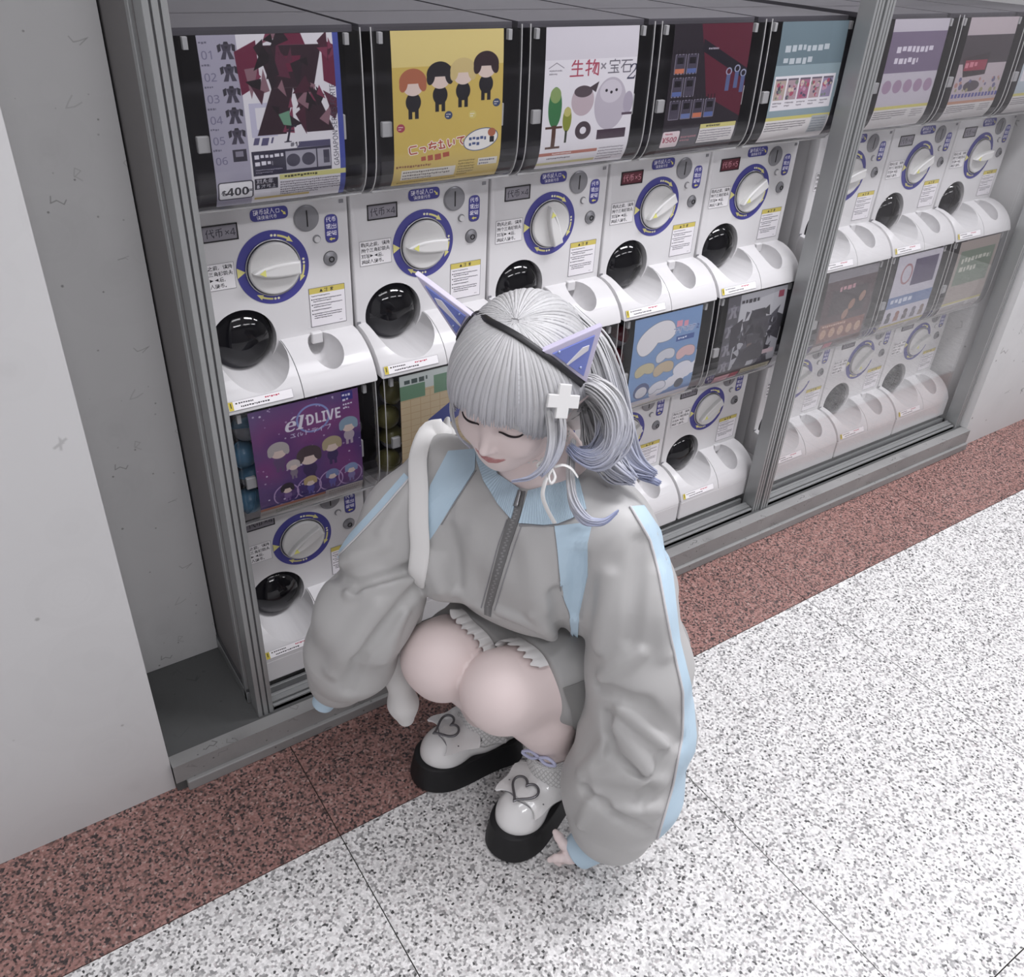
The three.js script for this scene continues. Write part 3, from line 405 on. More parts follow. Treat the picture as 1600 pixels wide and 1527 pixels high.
  GEO.lip = tube([V(-0.14, 0.131, 0.0745), V(0.14, 0.131, 0.0745)], 0.0022, 2, 6);
  GEO.edge = [0.141, -0.141].map((x) => tube(PROF.map(([z, y]) => V(x, y, Math.max(z - 0.003, 0))), 0.0011, 24, 5));
  GEO.tabs = [box(-0.127, -0.108, 0.222, 0.246, 0.088, 0.0965, 0.002), box(0.1045, 0.109, 0.225, 0.262, 0.09, 0.0975, 0.001)];
  GEO.hook = [box(-0.126, -0.119, 0.36, 0.376, 0.084, 0.092), box(0.117, 0.124, 0.36, 0.376, 0.084, 0.092)];
  // dial
  const disc = new THREE.LatheGeometry([[0, 0.011], [0.043, 0.01], [0.0465, 0.0075], [0.0475, 0], [0, 0]].map(([r, y]) => new THREE.Vector2(r, y)).reverse(), 48); disc.rotateX(Math.PI / 2); GEO.disc = disc;
  const s = new THREE.Shape(); s.moveTo(-0.043, 0); s.quadraticCurveTo(-0.02, 0.0155, 0.043, 0.0115); s.lineTo(0.043, -0.0115); s.quadraticCurveTo(-0.02, -0.0155, -0.043, 0);
  const grip = new THREE.ExtrudeGeometry(s, { depth: 0.011, bevelEnabled: true, bevelThickness: 0.004, bevelSize: 0.004, bevelOffset: -0.004, bevelSegments: 3 }); grip.translate(0, 0, 0.0085); GEO.grip = grip;
  const tri = new THREE.Shape(); tri.moveTo(-0.033, 0); tri.lineTo(-0.022, 0.0065); tri.lineTo(-0.022, -0.0065); const tg = new THREE.ExtrudeGeometry(tri, { depth: 0.0006, bevelEnabled: false }); tg.translate(0, 0, 0.0236); GEO.triangle = tg;
  const ring = new THREE.CircleGeometry(0.066, 64); ring.translate(0, 0, 0.0006); GEO.ring = ring;
  const bezel = new THREE.TorusGeometry(0.0495, 0.0016, 8, 56); bezel.translate(0, 0, 0.002); GEO.bezel = bezel;
  const coin = new THREE.LatheGeometry([[0, 0.004], [0.0195, 0.0038], [0.022, 0.002], [0.0225, 0], [0, 0]].map(([r, y]) => new THREE.Vector2(r, y)).reverse(), 36); coin.rotateX(Math.PI / 2); coin.translate(0.068, 0.078, 0); GEO.coin = coin;
  GEO.coinRim = new THREE.TorusGeometry(0.0222, 0.0011, 6, 36).translate(0.068, 0.078, 0.0012);
  GEO.slot = box(0.0669, 0.0693, 0.064, 0.0925, 0.0036, 0.0046, 0.0004);
  const btn = new THREE.CylinderGeometry(0.0055, 0.0058, 0.004, 20); btn.rotateX(Math.PI / 2); btn.translate(0.0845, 0.039, 0.002); GEO.button = btn;
  GEO.buttonRim = new THREE.TorusGeometry(0.0066, 0.001, 6, 24).translate(0.0845, 0.039, 0.0006);
  const lock = new THREE.LatheGeometry([[0, 0.006], [0.0075, 0.006], [0.008, 0.003], [0.0125, 0.0025], [0.014, 0], [0, 0]].map(([r, y]) => new THREE.Vector2(r, y)).reverse(), 32); lock.rotateX(Math.PI / 2); lock.translate(0.108, 0, 0); GEO.lock = lock;
  GEO.key = new THREE.TorusGeometry(0.0045, 0.0012, 6, 20).translate(0.108, 0, 0.0062);
  const plate = (x0, x1, y0, y1, r) => { const g = new THREE.PlaneGeometry(x1 - x0, y1 - y0); g.translate((x0 + x1) / 2, (y0 + y1) / 2, 0.0007); return g; };
  const pill = (x0, x1, y0, y1) => { const w = x1 - x0, h = y1 - y0, r = Math.min(w, h) * 0.45, q = new THREE.Shape(); q.moveTo(r, 0); q.lineTo(w - r, 0); q.quadraticCurveTo(w, 0, w, r); q.lineTo(w, h - r); q.quadraticCurveTo(w, h, w - r, h); q.lineTo(r, h); q.quadraticCurveTo(0, h, 0, h - r); q.lineTo(0, r); q.quadraticCurveTo(0, 0, r, 0); const g = new THREE.ShapeGeometry(q, 8), p = g.attributes.position, u = g.attributes.uv; for (let i = 0; i < p.count; i++) u.setXY(i, p.getX(i) / w, p.getY(i) / h); g.translate(x0, y0, 0.0007); return g; };
  GEO.coinSticker = pill(-0.031, 0.036, 0.083, 0.1045); GEO.backSticker = pill(0.101, 0.126, 0.0285, 0.0795); GEO.guide = plate(-0.134, -0.069, -0.025, 0.0215); GEO.notice = plate(0.061, 0.132, -0.125, -0.05);
  GEO.display = plate(-0.1135, -0.0565, 0.0605, 0.0845);
  GEO.displayFrame = merge([box(-0.1155, -0.0545, 0.0845, 0.0865, 0, 0.0016), box(-0.1155, -0.0545, 0.0585, 0.0605, 0, 0.0016), box(-0.1155, -0.1135, 0.0585, 0.0865, 0, 0.0016), box(-0.0565, -0.0545, 0.0585, 0.0865, 0, 0.0016)]);
  const st = new THREE.PlaneGeometry(0.118, 0.0165); st.rotateX(-Math.atan2(0.007, 0.016)); st.translate(-0.0805, -0.1975, 0.0957); GEO.strip = st;
  GEO.screws = [[-0.143, -0.136], [0.135, 0.1]].map(([x, y]) => box(x - 0.004, x + 0.004, y - 0.003, y + 0.003, 0, 0.0012));
  GEO.base = box(-0.1465, 0.1465, -0.271, -0.2125, -0.36, 0.0985, 0.004);
  GEO.feet = merge([box(-0.13, 0.13, -0.291, -0.27, -0.33, 0.03)]);
}
const COLS = [0, 0.3, 0.6, 0.9, 1.2, 1.575, 1.875, 2.175], ROW = { A: 0.975, B: 0.379 };
const TITLE = {
  A1: 'grey and maroon robot poster', A2: 'yellow poster of four small dolls', A3: 'white poster of birds and gems', A4: 'dark maroon poster with a pink 500 price tag', A5: 'teal poster with a white card of five pictures', A6: 'mauve poster half hidden by the aluminium post', A7: 'grey poster with a dark red logo', A8: 'pale blue poster of four round badges',
  B1: 'purple starry poster with white lettering', B2: 'beige grid poster with a blue roof', B3: 'plain maroon poster', B4: 'sky blue poster of sleep masks', B5: 'silver poster with a dark robot silhouette', B6: 'brown red poster behind the glass door', B7: 'lilac poster with a blue band', B8: 'tan and green poster',
};
const TURN = { A1: 0, A2: -0.05, A3: -1.25, A4: 0.5, A5: 0.55, A6: 0.2, A7: 0.4, A8: 0.1, B1: 0.5, B2: 0.3, B3: 0, B4: 0.5, B5: 0.55, B6: 0.4, B7: 0.6, B8: 0.3 };
for (const row of ['A', 'B']) COLS.forEach((x, c) => {
  const id = row + (c + 1), y = ROW[row], base = row === 'A' ? -0.212 : -0.291;
  const t = thing('capsule_machine', `white ${row === 'A' ? 'upper' : 'lower'} tier toy machine with ${TITLE[id]}`, 'toy machine', [x, y + base, 0], 'capsule toy machines in the cabinet');
  const P = (name, geo, mat, parent = t) => { const o = mesh(name, geo, mat, parent); if (parent === t) o.position.y = -base; return o; };
  P('body', GEO.body, shellGrey); GEO.sides.forEach((g) => P('side_wall', g, white)); P('front_panel', GEO.panel, white); P('capsule_case', GEO.case, caseMat);
  const w = P('window', GEO.window, windowGlass); w.userData.label = 'clear bulging plastic window';
  GEO.edge.forEach((g) => mesh('window_edge', g, tabMat, w)); mesh('window_lip', GEO.lip, tabMat, w); GEO.hook.forEach((g) => mesh('hook', g, tabMat, w));
  P('poster', GEO.poster, print(POSTERS[id], 0.35)).userData.label = TITLE[id]; GEO.tabs.forEach((g) => P('poster_clip', g, tabMat));
  P('ramp', GEO.ramp, white); P('token_chute', GEO.chute, white);
  P('outlet_cup', GEO.cup, white);
  const d = P('outlet_door', GEO.dome, domeGlass); d.userData.label = 'smoked domed outlet door'; mesh('door_rim', GEO.domeRim, dark, d);
  const dial = P('dial', GEO.disc, dialMat); mesh('ring_print', GEO.ring, PRINT.ring, dial); mesh('bezel', GEO.bezel, chrome, dial);
  const grip = mesh('grip', GEO.grip, dialMat, dial); grip.rotation.z = TURN[id]; const tr = mesh('pointer', GEO.triangle, yellowMat, dial); tr.rotation.z = TURN[id];
  const coin = P('coin_slot', GEO.coin, slotMetal); mesh('slot', GEO.slot, dark, coin); mesh('slot_rim', GEO.coinRim, slotMetal, coin);
  const b = P('return_button', GEO.button, white); mesh('button_rim', GEO.buttonRim, slotMetal, b);
  const lk = P('lock', GEO.lock, slotMetal); mesh('keyhole', GEO.key, dark, lk);
  P('coin_sticker', GEO.coinSticker, PRINT.coin); P('return_sticker', GEO.backSticker, PRINT.back); P('guide_sticker', GEO.guide, PRINT.guide); P('notice_sticker', GEO.notice, PRINT.notice); P('ramp_sticker', GEO.strip, PRINT.strip);
  P('display', GEO.display, row === 'A' && (c === 3 || c === 4) ? PRINT.five : PRINT.four); P('display_frame', GEO.displayFrame, dark); GEO.screws.forEach((g) => P('screw', g, slotMetal));
  if (row === 'B') { P('base', GEO.base, white); P('foot_block', GEO.feet, dark); }
});
// loose capsules seen dimly beside the posters
{
  const top = new THREE.SphereGeometry(0.026, 20, 10, 0, Math.PI * 2, 0, Math.PI / 2), bot = new THREE.SphereGeometry(0.0257, 20, 10, 0, Math.PI * 2, Math.PI / 2, Math.PI / 2), seam = new THREE.TorusGeometry(0.0262, 0.0012, 6, 28).rotateX(Math.PI / 2);
  const COLORS = { blue: 0x5f8fb0, red: 0x6c2430, olive: 0x7c7848, grey: 0x77757c, brown: 0x5a4438, green: 0x3e5c46 };
  const cm = Object.fromEntries(Object.entries(COLORS).map(([k, v]) => [k, M(v, 0.3)])), pale = M(0x9a9aa0, 0.3);
  const LIST = { B1: ['blue', 'grey'], B2: ['olive', 'red'], B4: ['red', 'grey'] };
  for (const [id, cs] of Object.entries(LIST)) for (let k = 0; k < 8; k++) {
    const side = k < 4 ? -1 : 1, lv = k % 4, color = cs[k < 4 ? 0 : 1], x = COLS[+id[1] - 1] + side * (0.108 - (lv % 2) * 0.012) , y = ROW[id[0]] + 0.1575 + lv * 0.0525, z = 0.035 - (lv % 2) * 0.004;
    const o = thing('toy_capsule', `${['bottom', 'lower middle', 'upper middle', 'top'][lv]} ${color} toy capsule in column beside the ${TITLE[id]}`, 'capsule', [x, y, z], `${color} capsules by the ${TITLE[id]}`);
    mesh('lid', top, cm[color], o); mesh('cup', bot, lv % 2 ? pale : cm[color], o); mesh('seam', seam, cm[color], o); o.rotation.set(rnd() * 2, rnd() * 6, rnd() * 2);
  }
}
// ---------------------------------------------------------------- aluminium cabinet frame
{
  const alu = M(L(0.36, 0.37, 0.37), 0.38, { metalness: 0.55 }), aluDark = M(L(0.12, 0.12, 0.125), 0.5, { metalness: 0.4 }), board = M(L(0.21, 0.2, 0.2), 0.7);
  const t = thing('cabinet_frame', 'grey aluminium cabinet frame with sliding door tracks around the capsule machines', 'cabinet', [0, 0.0735, 0]);
  const TOP = 2.0;
  const profilePost = (name, x0, x1, z0, z1) => {                       // extrusion with grooves: ridges proud of a darker core
    const p = mesh(name, box(x0 + 0.002, x1 - 0.002, 0, TOP, z0 + 0.002, z1 - 0.004), aluDark, t);
    const w = (x1 - x0) / 3;
    for (let i = 0; i < 3; i++) mesh('ridge', box(x0 + i * w + 0.0015, x0 + (i + 1) * w - 0.0015, 0, TOP, z0, z1, 0.0012), alu, p);
    return p;
  };
  profilePost('post', -0.188, -0.152, 0.106, 0.15);
  profilePost('post', 1.309, 1.341, 0.106, 0.148); profilePost('post', 1.341, 1.373, 0.108, 0.152);
  profilePost('post', 2.328, 2.362, 0.106, 0.15);
  mesh('end_panel', box(-0.186, -0.178, 0.03, TOP, -0.38, 0.1), board, t);
  mesh('end_rail', box(-0.192, -0.172, 0.0, 0.032, -0.38, 0.1, 0.002), alu, t); mesh('end_rail', box(-0.191, -0.174, 0.032, 0.04, -0.38, 0.1), aluDark, t);
  mesh('end_stile', box(-0.192, -0.18, 0, TOP, 0.082, 0.098, 0.002), alu, t);
  for (const [a, b] of [[-0.152, 1.309], [1.373, 2.325]]) {
    const r = mesh('track', box(a, b, 0, 0.009, 0.075, 0.146), aluDark, t);
    for (const [z, h] of [[0.077, 0.026], [0.0985, 0.022], [0.12, 0.02], [0.1425, 0.014]]) mesh('track_rib', box(a, b, 0, h, z - 0.0035, z + 0.0035, 0.001), alu, r);
    mesh('track_web', box(a, b, 0, 0.017, 0.122, 0.137), alu, r);
  }
  mesh('head_rail', box(-0.188, 2.36, TOP, TOP + 0.05, 0.09, 0.15), alu, t);
  const glass = new THREE.MeshPhysicalMaterial({ color: 0xffffff, roughness: 0.02, transmission: 1, thickness: 0, ior: 1.5 });
  const pane = mesh('glass_door', box(1.378, 2.32, 0.028, TOP, 0.1115, 0.1155), glass, t); pane.userData.label = 'sliding clear glass door';
}

// ---------------------------------------------------------------- implicit surfaces: tapered bones joined with a smooth minimum, meshed with surface nets
const clamp01 = (t) => (t < 0 ? 0 : t > 1 ? 1 : t);
const smin = (a, b, k) => { if (k <= 0) return Math.min(a, b); const h = Math.max(k - Math.abs(a - b), 0) / k; return Math.min(a, b) - h * h * k * 0.25; };
const smax = (a, b, k) => -smin(-a, -b, k);
const bone = (a, ra, b, rb) => {
  const bx = b.x - a.x, by = b.y - a.y, bz = b.z - a.z, l2 = bx * bx + by * by + bz * bz || 1e-9;
  return (x, y, z) => { const px = x - a.x, py = y - a.y, pz = z - a.z, h = clamp01((px * bx + py * by + pz * bz) / l2); return Math.hypot(px - bx * h, py - by * h, pz - bz * h) - (ra + (rb - ra) * h); };
};
const chain = (pts, k) => { const f = []; for (let i = 0; i + 1 < pts.length; i++) f.push(bone(pts[i][0], pts[i][1], pts[i + 1][0], pts[i + 1][1])); return (x, y, z) => { let d = f[0](x, y, z); for (let i = 1; i < f.length; i++) d = smin(d, f[i](x, y, z), k); return d; }; };
function ellipsoid(c, r, frame) {                                       // frame: [right, up, forward] unit vectors
  const [ex, ey, ez] = frame ?? [V(1, 0, 0), V(0, 1, 0), V(0, 0, 1)];
  return (x, y, z) => {
    const dx = x - c.x, dy = y - c.y, dz = z - c.z;
    const a = (dx * ex.x + dy * ex.y + dz * ex.z) / r[0], b = (dx * ey.x + dy * ey.y + dz * ey.z) / r[1], q = (dx * ez.x + dy * ez.y + dz * ez.z) / r[2];
    const k0 = Math.sqrt(a * a + b * b + q * q); if (k0 < 1e-6) return -Math.min(...r);
    const k1 = Math.sqrt(a * a / (r[0] * r[0]) + b * b / (r[1] * r[1]) + q * q / (r[2] * r[2]));
    return k0 * (k0 - 1) / k1;
  };
}
function surface(sdf, lo, hi, cell, color) {
  const n = [0, 1, 2].map((i) => Math.ceil((hi.getComponent(i) - lo.getComponent(i)) / cell) + 1), [nx, ny, nz] = n, at = (i, j, k) => i + nx * (j + ny * k);
  const val = new Float32Array(nx * ny * nz).fill(1e3), B = 6;
  for (let k = 0; k < nz; k += B) for (let j = 0; j < ny; j += B) for (let i = 0; i < nx; i += B) {
    const d = sdf(lo.x + (i + B / 2) * cell, lo.y + (j + B / 2) * cell, lo.z + (k + B / 2) * cell);
    const full = Math.abs(d) < B * cell * 1.9;
    for (let c = k; c < Math.min(k + B, nz); c++) for (let b = j; b < Math.min(j + B, ny); b++) for (let a = i; a < Math.min(i + B, nx); a++) val[at(a, b, c)] = full ? sdf(lo.x + a * cell, lo.y + b * cell, lo.z + c * cell) : d;
  }
  const vid = new Int32Array(nx * ny * nz).fill(-1), pos = [], idx = [];
  const corner = [0, 1, nx, nx + 1, nx * ny, nx * ny + 1, nx * ny + nx, nx * ny + nx + 1], E = [[0, 1], [2, 3], [4, 5], [6, 7], [0, 2], [1, 3], [4, 6], [5, 7], [0, 4], [1, 5], [2, 6], [3, 7]];
  for (let k = 0; k < nz - 1; k++) for (let j = 0; j < ny - 1; j++) for (let i = 0; i < nx - 1; i++) {
    const o = at(i, j, k); let m = 0; for (let c = 0; c < 8; c++) if (val[o + corner[c]] < 0) m |= 1 << c;
    if (m === 0 || m === 255) continue;
    let x = 0, y = 0, z = 0, w = 0;
    for (const [a, b] of E) if (((m >> a) ^ (m >> b)) & 1) { const va = val[o + corner[a]], vb = val[o + corner[b]], t = va / (va - vb); x += lerp(a & 1, b & 1, t); y += lerp((a >> 1) & 1, (b >> 1) & 1, t); z += lerp(a >> 2, b >> 2, t); w++; }
    vid[o] = pos.length / 3; pos.push(lo.x + (i + x / w) * cell, lo.y + (j + y / w) * cell, lo.z + (k + z / w) * cell);
  }
  const st = [1, nx, nx * ny];
  for (let k = 1; k < nz - 1; k++) for (let j = 1; j < ny - 1; j++) for (let i = 1; i < nx - 1; i++) {
    const o = at(i, j, k), s = val[o] < 0;
    for (let a = 0; a < 3; a++) if ((val[o + st[a]] < 0) !== s) {
      const u = st[(a + 1) % 3], v = st[(a + 2) % 3], q = [vid[o], vid[o - u], vid[o - u - v], vid[o - v]]; if (q.includes(-1)) continue;
      if (s) idx.push(q[0], q[1], q[2], q[0], q[2], q[3]); else idx.push(q[0], q[2], q[1], q[0], q[3], q[2]);
    }
  }
  const nor = new Float32Array(pos.length), e = cell * 0.6;
  for (let i = 0; i < pos.length; i += 3) { const [x, y, z] = [pos[i], pos[i + 1], pos[i + 2]]; const g = V(sdf(x + e, y, z) - sdf(x - e, y, z), sdf(x, y + e, z) - sdf(x, y - e, z), sdf(x, y, z + e) - sdf(x, y, z - e)).normalize(); nor[i] = g.x; nor[i + 1] = g.y; nor[i + 2] = g.z; }
  const g = new THREE.BufferGeometry(); g.setAttribute('position', new THREE.Float32BufferAttribute(pos, 3)); g.setAttribute('normal', new THREE.BufferAttribute(nor, 3)); g.setIndex(idx);
  if (color) { const c = new Float32Array(pos.length); for (let i = 0; i < pos.length; i += 3) { const q = color(pos[i], pos[i + 1], pos[i + 2]); c[i] = q[0]; c[i + 1] = q[1]; c[i + 2] = q[2]; } g.setAttribute('color', new THREE.BufferAttribute(c, 3)); }
  return g;
}
const grad = (sdf, p, e = 0.002) => V(sdf(p.x + e, p.y, p.z) - sdf(p.x - e, p.y, p.z), sdf(p.x, p.y + e, p.z) - sdf(p.x, p.y - e, p.z), sdf(p.x, p.y, p.z + e) - sdf(p.x, p.y, p.z - e)).normalize();
function settle(sdf, p, off = 0) { for (let i = 0; i < 8; i++) p.addScaledVector(grad(sdf, p), off - sdf(p.x, p.y, p.z)); return p; }
function hit(sdf, u, v, off = 0) {                                       // where the sight line of a photo pixel meets the surface (nearest point if it passes by)
  const o = camera.position, d = PX(u, v, 1).sub(o).normalize(); let t = 0.85, best = 1e9, bt = t;
  for (let i = 0; i < 220 && t < 2.6; i++) { const s = sdf(o.x + d.x * t, o.y + d.y * t, o.z + d.z * t); if (s < best) { best = s; bt = t; } if (s < 0.0004) break; t += Math.max(s * 0.6, 0.0006); }
  return settle(sdf, V(o.x + d.x * bt, o.y + d.y * bt, o.z + d.z * bt), off);
}
const poly = (pts, t) => { const n = pts.length - 1, f = Math.min(t * n, n - 1e-6), i = Math.floor(f), a = pts[i], b = pts[i + 1], k = f - i; return [lerp(a[0], b[0], k), lerp(a[1], b[1], k)]; };
function cloth(sdf, A, B, off, n = 40, m = 10, thick = 0.0025) {         // a cloth panel lying on a surface between two outlines given as photo pixels
  const P = [], uv = [], idx = [];
  for (let i = 0; i <= n; i++) for (let j = 0; j <= m; j++) { const a = poly(A, i / n), b = poly(B, i / n), t = j / m; P.push(hit(sdf, lerp(a[0], b[0], t), lerp(a[1], b[1], t), off)); uv.push(t, i / n); }
  const N = P.map((p) => grad(sdf, p)), c = P.length, pos = [];
  P.forEach((p) => pos.push(p.x, p.y, p.z)); P.forEach((p, i) => { const q = p.clone().addScaledVector(N[i], -thick - off); pos.push(q.x, q.y, q.z); });
  const w = m + 1; const quad = (a, b, d, e) => idx.push(a, b, d, b, e, d);
  for (let i = 0; i < n; i++) for (let j = 0; j < m; j++) { const a = i * w + j; quad(a, a + 1, a + w, a + w + 1); }
  for (let i = 0; i < n; i++) { quad(i * w + c, i * w, (i + 1) * w + c, (i + 1) * w); quad(i * w + m, i * w + m + c, (i + 1) * w + m, (i + 1) * w + m + c); }
  for (let j = 0; j < m; j++) { quad(j + c, j + 1 + c, j, j + 1); quad(n * w + j, n * w + j + 1, n * w + j + c, n * w + j + 1 + c); }
  const g = new THREE.BufferGeometry(); g.setAttribute('position', new THREE.Float32BufferAttribute(pos, 3)); g.setAttribute('uv', new THREE.Float32BufferAttribute([...uv, ...uv], 2)); g.setIndex(idx);
  const q = toCreasedNormals(g, 0.7);
  return q;
}
function taper(points, radius, seg = 20, sides = 6, flat = 1, upHint) {     // a tube whose radius(t) varies; flat < 1 squashes it along the hint
  const cv = new THREE.CatmullRomCurve3(points, false, 'centripetal'), pts = cv.getPoints(seg), pos = [], idx = []; let prev = null;
  pts.forEach((p, i) => {
    const tan = (i < seg ? pts[i + 1].clone().sub(p) : p.clone().sub(pts[i - 1])).normalize(); let a = upHint ? (typeof upHint === 'function' ? upHint(p) : upHint).clone() : prev ?? (Math.abs(tan.y) < 0.9 ? V(0, 1, 0) : V(1, 0, 0));
    a.addScaledVector(tan, -a.dot(tan)).normalize(); prev = a.clone(); const b = tan.clone().cross(a), r = radius(i / seg);
    for (let k = 0; k < sides; k++) { const w = k / sides * Math.PI * 2; const q = p.clone().addScaledVector(a, Math.cos(w) * r * flat).addScaledVector(b, Math.sin(w) * r); pos.push(q.x, q.y, q.z); }
  });
  for (let i = 0; i < seg; i++) for (let k = 0; k < sides; k++) { const a = i * sides + k, b = i * sides + (k + 1) % sides; idx.push(a, b, a + sides, b, b + sides, a + sides); }
  const c0 = pos.length / 3; pos.push(pts[0].x, pts[0].y, pts[0].z, pts[seg].x, pts[seg].y, pts[seg].z);
  for (let k = 0; k < sides; k++) { idx.push(c0, (k + 1) % sides, k); idx.push(c0 + 1, seg * sides + k, seg * sides + (k + 1) % sides); }
  const g = new THREE.BufferGeometry(); g.setAttribute('position', new THREE.Float32BufferAttribute(pos, 3)); g.setIndex(idx); g.computeVertexNormals();
  return g;
}
const join = (list) => { const c = list.map((g) => { const q = g.index ? g : mergeVertices(g); for (const k of Object.keys(q.attributes)) if (!['position', 'normal', 'color'].includes(k)) q.deleteAttribute(k); return q; }); return mergeGeometries(c); };
function paint(g, c) { const n = g.attributes.position.count, a = new Float32Array(n * 3); for (let i = 0; i < n; i++) { a[3 * i] = c[0]; a[3 * i + 1] = c[1]; a[3 * i + 2] = c[2]; } g.setAttribute('color', new THREE.BufferAttribute(a, 3)); return g; }

// ---------------------------------------------------------------- the person: crouching, facing along the cabinet, looking down
const HF = V(-0.843, -0.272, 0.464).normalize(), HL = V(0.502, -0.085, 0.861).normalize(), HU = HF.clone().cross(HL).normalize(); HL.copy(HU.clone().cross(HF).normalize());
const HC = V(0.166, 0.928, 0.519);
const head = (x, y, z) => HC.clone().addScaledVector(HL, x).addScaledVector(HU, y).addScaledVector(HF, z);
const HFRAME = [HL, HU, HF];
const TF = V(-0.88, 0, 0.47).normalize(), TL = V(0.47, 0, 0.88).normalize();
const girl = thing('person', 'person crouching in a baggy grey and light blue jacket, silver wig and white shoes', 'person', [0.25, 0, 0.5]);
const part = (name, geo, mat, parent, label) => { const o = mesh(name, geo, mat, parent ?? girl); if (!parent) o.position.set(-0.25, 0, -0.5); if (label) o.userData.label = label; return o; };
const SKIN = [0.82, 0.7, 0.68], LIP = [0.47, 0.21, 0.21];
const skinMat = new THREE.MeshPhysicalMaterial({ color: 0xffffff, vertexColors: true, roughness: 0.52, sheen: 0.25, sheenRoughness: 0.6, sheenColor: L(0.9, 0.75, 0.72) });
// --- legs, hips, neck
const KL = V(0.122, 0.392, 0.592), KR = V(0.068, 0.4, 0.478), hipL = V(0.45, 0.3, 0.565), hipR = V(0.41, 0.3, 0.4), ankL = V(0.262, 0.125, 0.607), ankR = V(0.195, 0.125, 0.435);
const neckBase = V(0.232, 0.775, 0.515), chest = V(0.27, 0.66, 0.51), waist = V(0.36, 0.47, 0.49), pelvis = V(0.43, 0.31, 0.48);
const legSdf = (K, H, A) => {
  const calf = K.clone().lerp(A, 0.42).add(V(0.035, 0, 0)), mid = K.clone().lerp(H, 0.4);
  const thigh = chain([[K, 0.066], [mid, 0.082], [H, 0.095]], 0.03), cap = bone(K.clone().add(V(-0.006, -0.004, 0)), 0.062, K.clone().add(V(0.004, -0.03, 0)), 0.06);
  const shank = chain([[K.clone().add(V(0.004, -0.02, 0)), 0.056], [calf, 0.058], [A, 0.036]], 0.03);
  return (x, y, z) => smin(smin(thigh(x, y, z), cap(x, y, z), 0.03), shank(x, y, z), 0.012);
};
const legL = legSdf(KL, hipL, ankL), legR = legSdf(KR, hipR, ankR);
const spine = chain([[pelvis, 0.12], [waist, 0.1], [chest, 0.105], [neckBase, 0.06], [head(0, -0.07, -0.02), 0.046]], 0.05);
const footL = bone(ankL, 0.032, ankL.clone().add(V(-0.1, -0.05, 0.03)), 0.018), footR = bone(ankR, 0.032, ankR.clone().add(V(-0.1, -0.05, -0.012)), 0.018);
// --- sleeves' centre lines also carry the arms inside them
const at = ([u, v, d, r]) => [PX(u, v, d), PXR(r, d)];
const SLEEVE_L = [[958, 838, 1.39, 66], [985, 945, 1.43, 66], [998, 1045, 1.475, 74], [997, 1135, 1.53, 80], [972, 1225, 1.575, 84], [955, 1280, 1.6, 66]].map(at);
const SLEEVE_R1 = [[690, 735, 1.5, 56], [640, 805, 1.5, 58], [592, 872, 1.515, 62]].map(at), SLEEVE_R2 = [[598, 925, 1.51, 70], [566, 965, 1.53, 70], [545, 1030, 1.585, 62], [530, 1060, 1.61, 44]].map(at);
const thin = (list, r) => list.map(([p], i) => [p, lerp(r[0], r[1], i / (list.length - 1))]);
const wristL = PX(915, 1318, 1.625), wristR = PX(513, 1090, 1.63);
const armL = chain([...thin(SLEEVE_L, [0.045, 0.028]), [wristL, 0.022]], 0.02), armR = chain([...thin([...SLEEVE_R1, ...SLEEVE_R2], [0.045, 0.028]), [wristR, 0.02]], 0.02);
const bodySdf = (x, y, z) => Math.min(smin(smin(legL(x, y, z), spine(x, y, z), 0.02), smin(armL(x, y, z), footL(x, y, z), 0.005), 0.005), legR(x, y, z), armR(x, y, z), footR(x, y, z));
// --- head
const hb = (a, ra, b, rb) => bone(head(...a), ra, head(...b), rb), he = (c, r) => ellipsoid(head(...c), r, HFRAME);
const skull = he([0, 0.03, -0.012], [0.074, 0.09, 0.09]), face = he([0, -0.024, 0.032], [0.063, 0.082, 0.056]), chin = hb([0, -0.096, 0.05], 0.017, [0, -0.088, 0.04], 0.024), jawL = hb([0.046, -0.05, 0.0], 0.022, [0.012, -0.09, 0.044], 0.022), jawR = hb([-0.046, -0.05, 0.0], 0.022, [-0.012, -0.09, 0.044], 0.022);
const cheekL = he([0.034, -0.036, 0.053], [0.029, 0.027, 0.026]), cheekR = he([-0.034, -0.036, 0.053], [0.029, 0.027, 0.026]), nose = hb([0, -0.006, 0.0805], 0.0048, [0, -0.037, 0.0985], 0.0078), wings = [hb([0.0085, -0.041, 0.0895], 0.0052, [0.004, -0.041, 0.0915], 0.005), hb([-0.0085, -0.041, 0.0895], 0.0052, [-0.004, -0.041, 0.0915], 0.005)];
const socketL = he([0.031, 0.002, 0.09], [0.018, 0.011, 0.016]), socketR = he([-0.031, 0.002, 0.09], [0.018, 0.011, 0.016]), lidL = he([0.031, 0.0, 0.066], [0.0165, 0.0115, 0.0145]), lidR = he([-0.031, 0.0, 0.066], [0.0165, 0.0115, 0.0145]);
const LIPS = { u: [[-0.0245, -0.0622], [-0.011, -0.0652], [-0.004, -0.0648], [0, -0.0658], [0.004, -0.0648], [0.011, -0.0652], [0.0245, -0.0622]], d: [[-0.0235, -0.0632], [-0.012, -0.0692], [0, -0.0712], [0.012, -0.0692], [0.0235, -0.0632]] };
const muzzle = he([0, -0.068, 0.057], [0.031, 0.03, 0.0245]), earL = he([0.078, -0.012, -0.012], [0.008, 0.028, 0.017]), earTip = hb([0.082, -0.002, -0.015], 0.012, [0.112, 0.016, -0.05], 0.0028), earR = he([-0.078, -0.012, -0.012], [0.008, 0.028, 0.017]), neck = bone(head(0, -0.05, -0.02), 0.049, neckBase, 0.054);

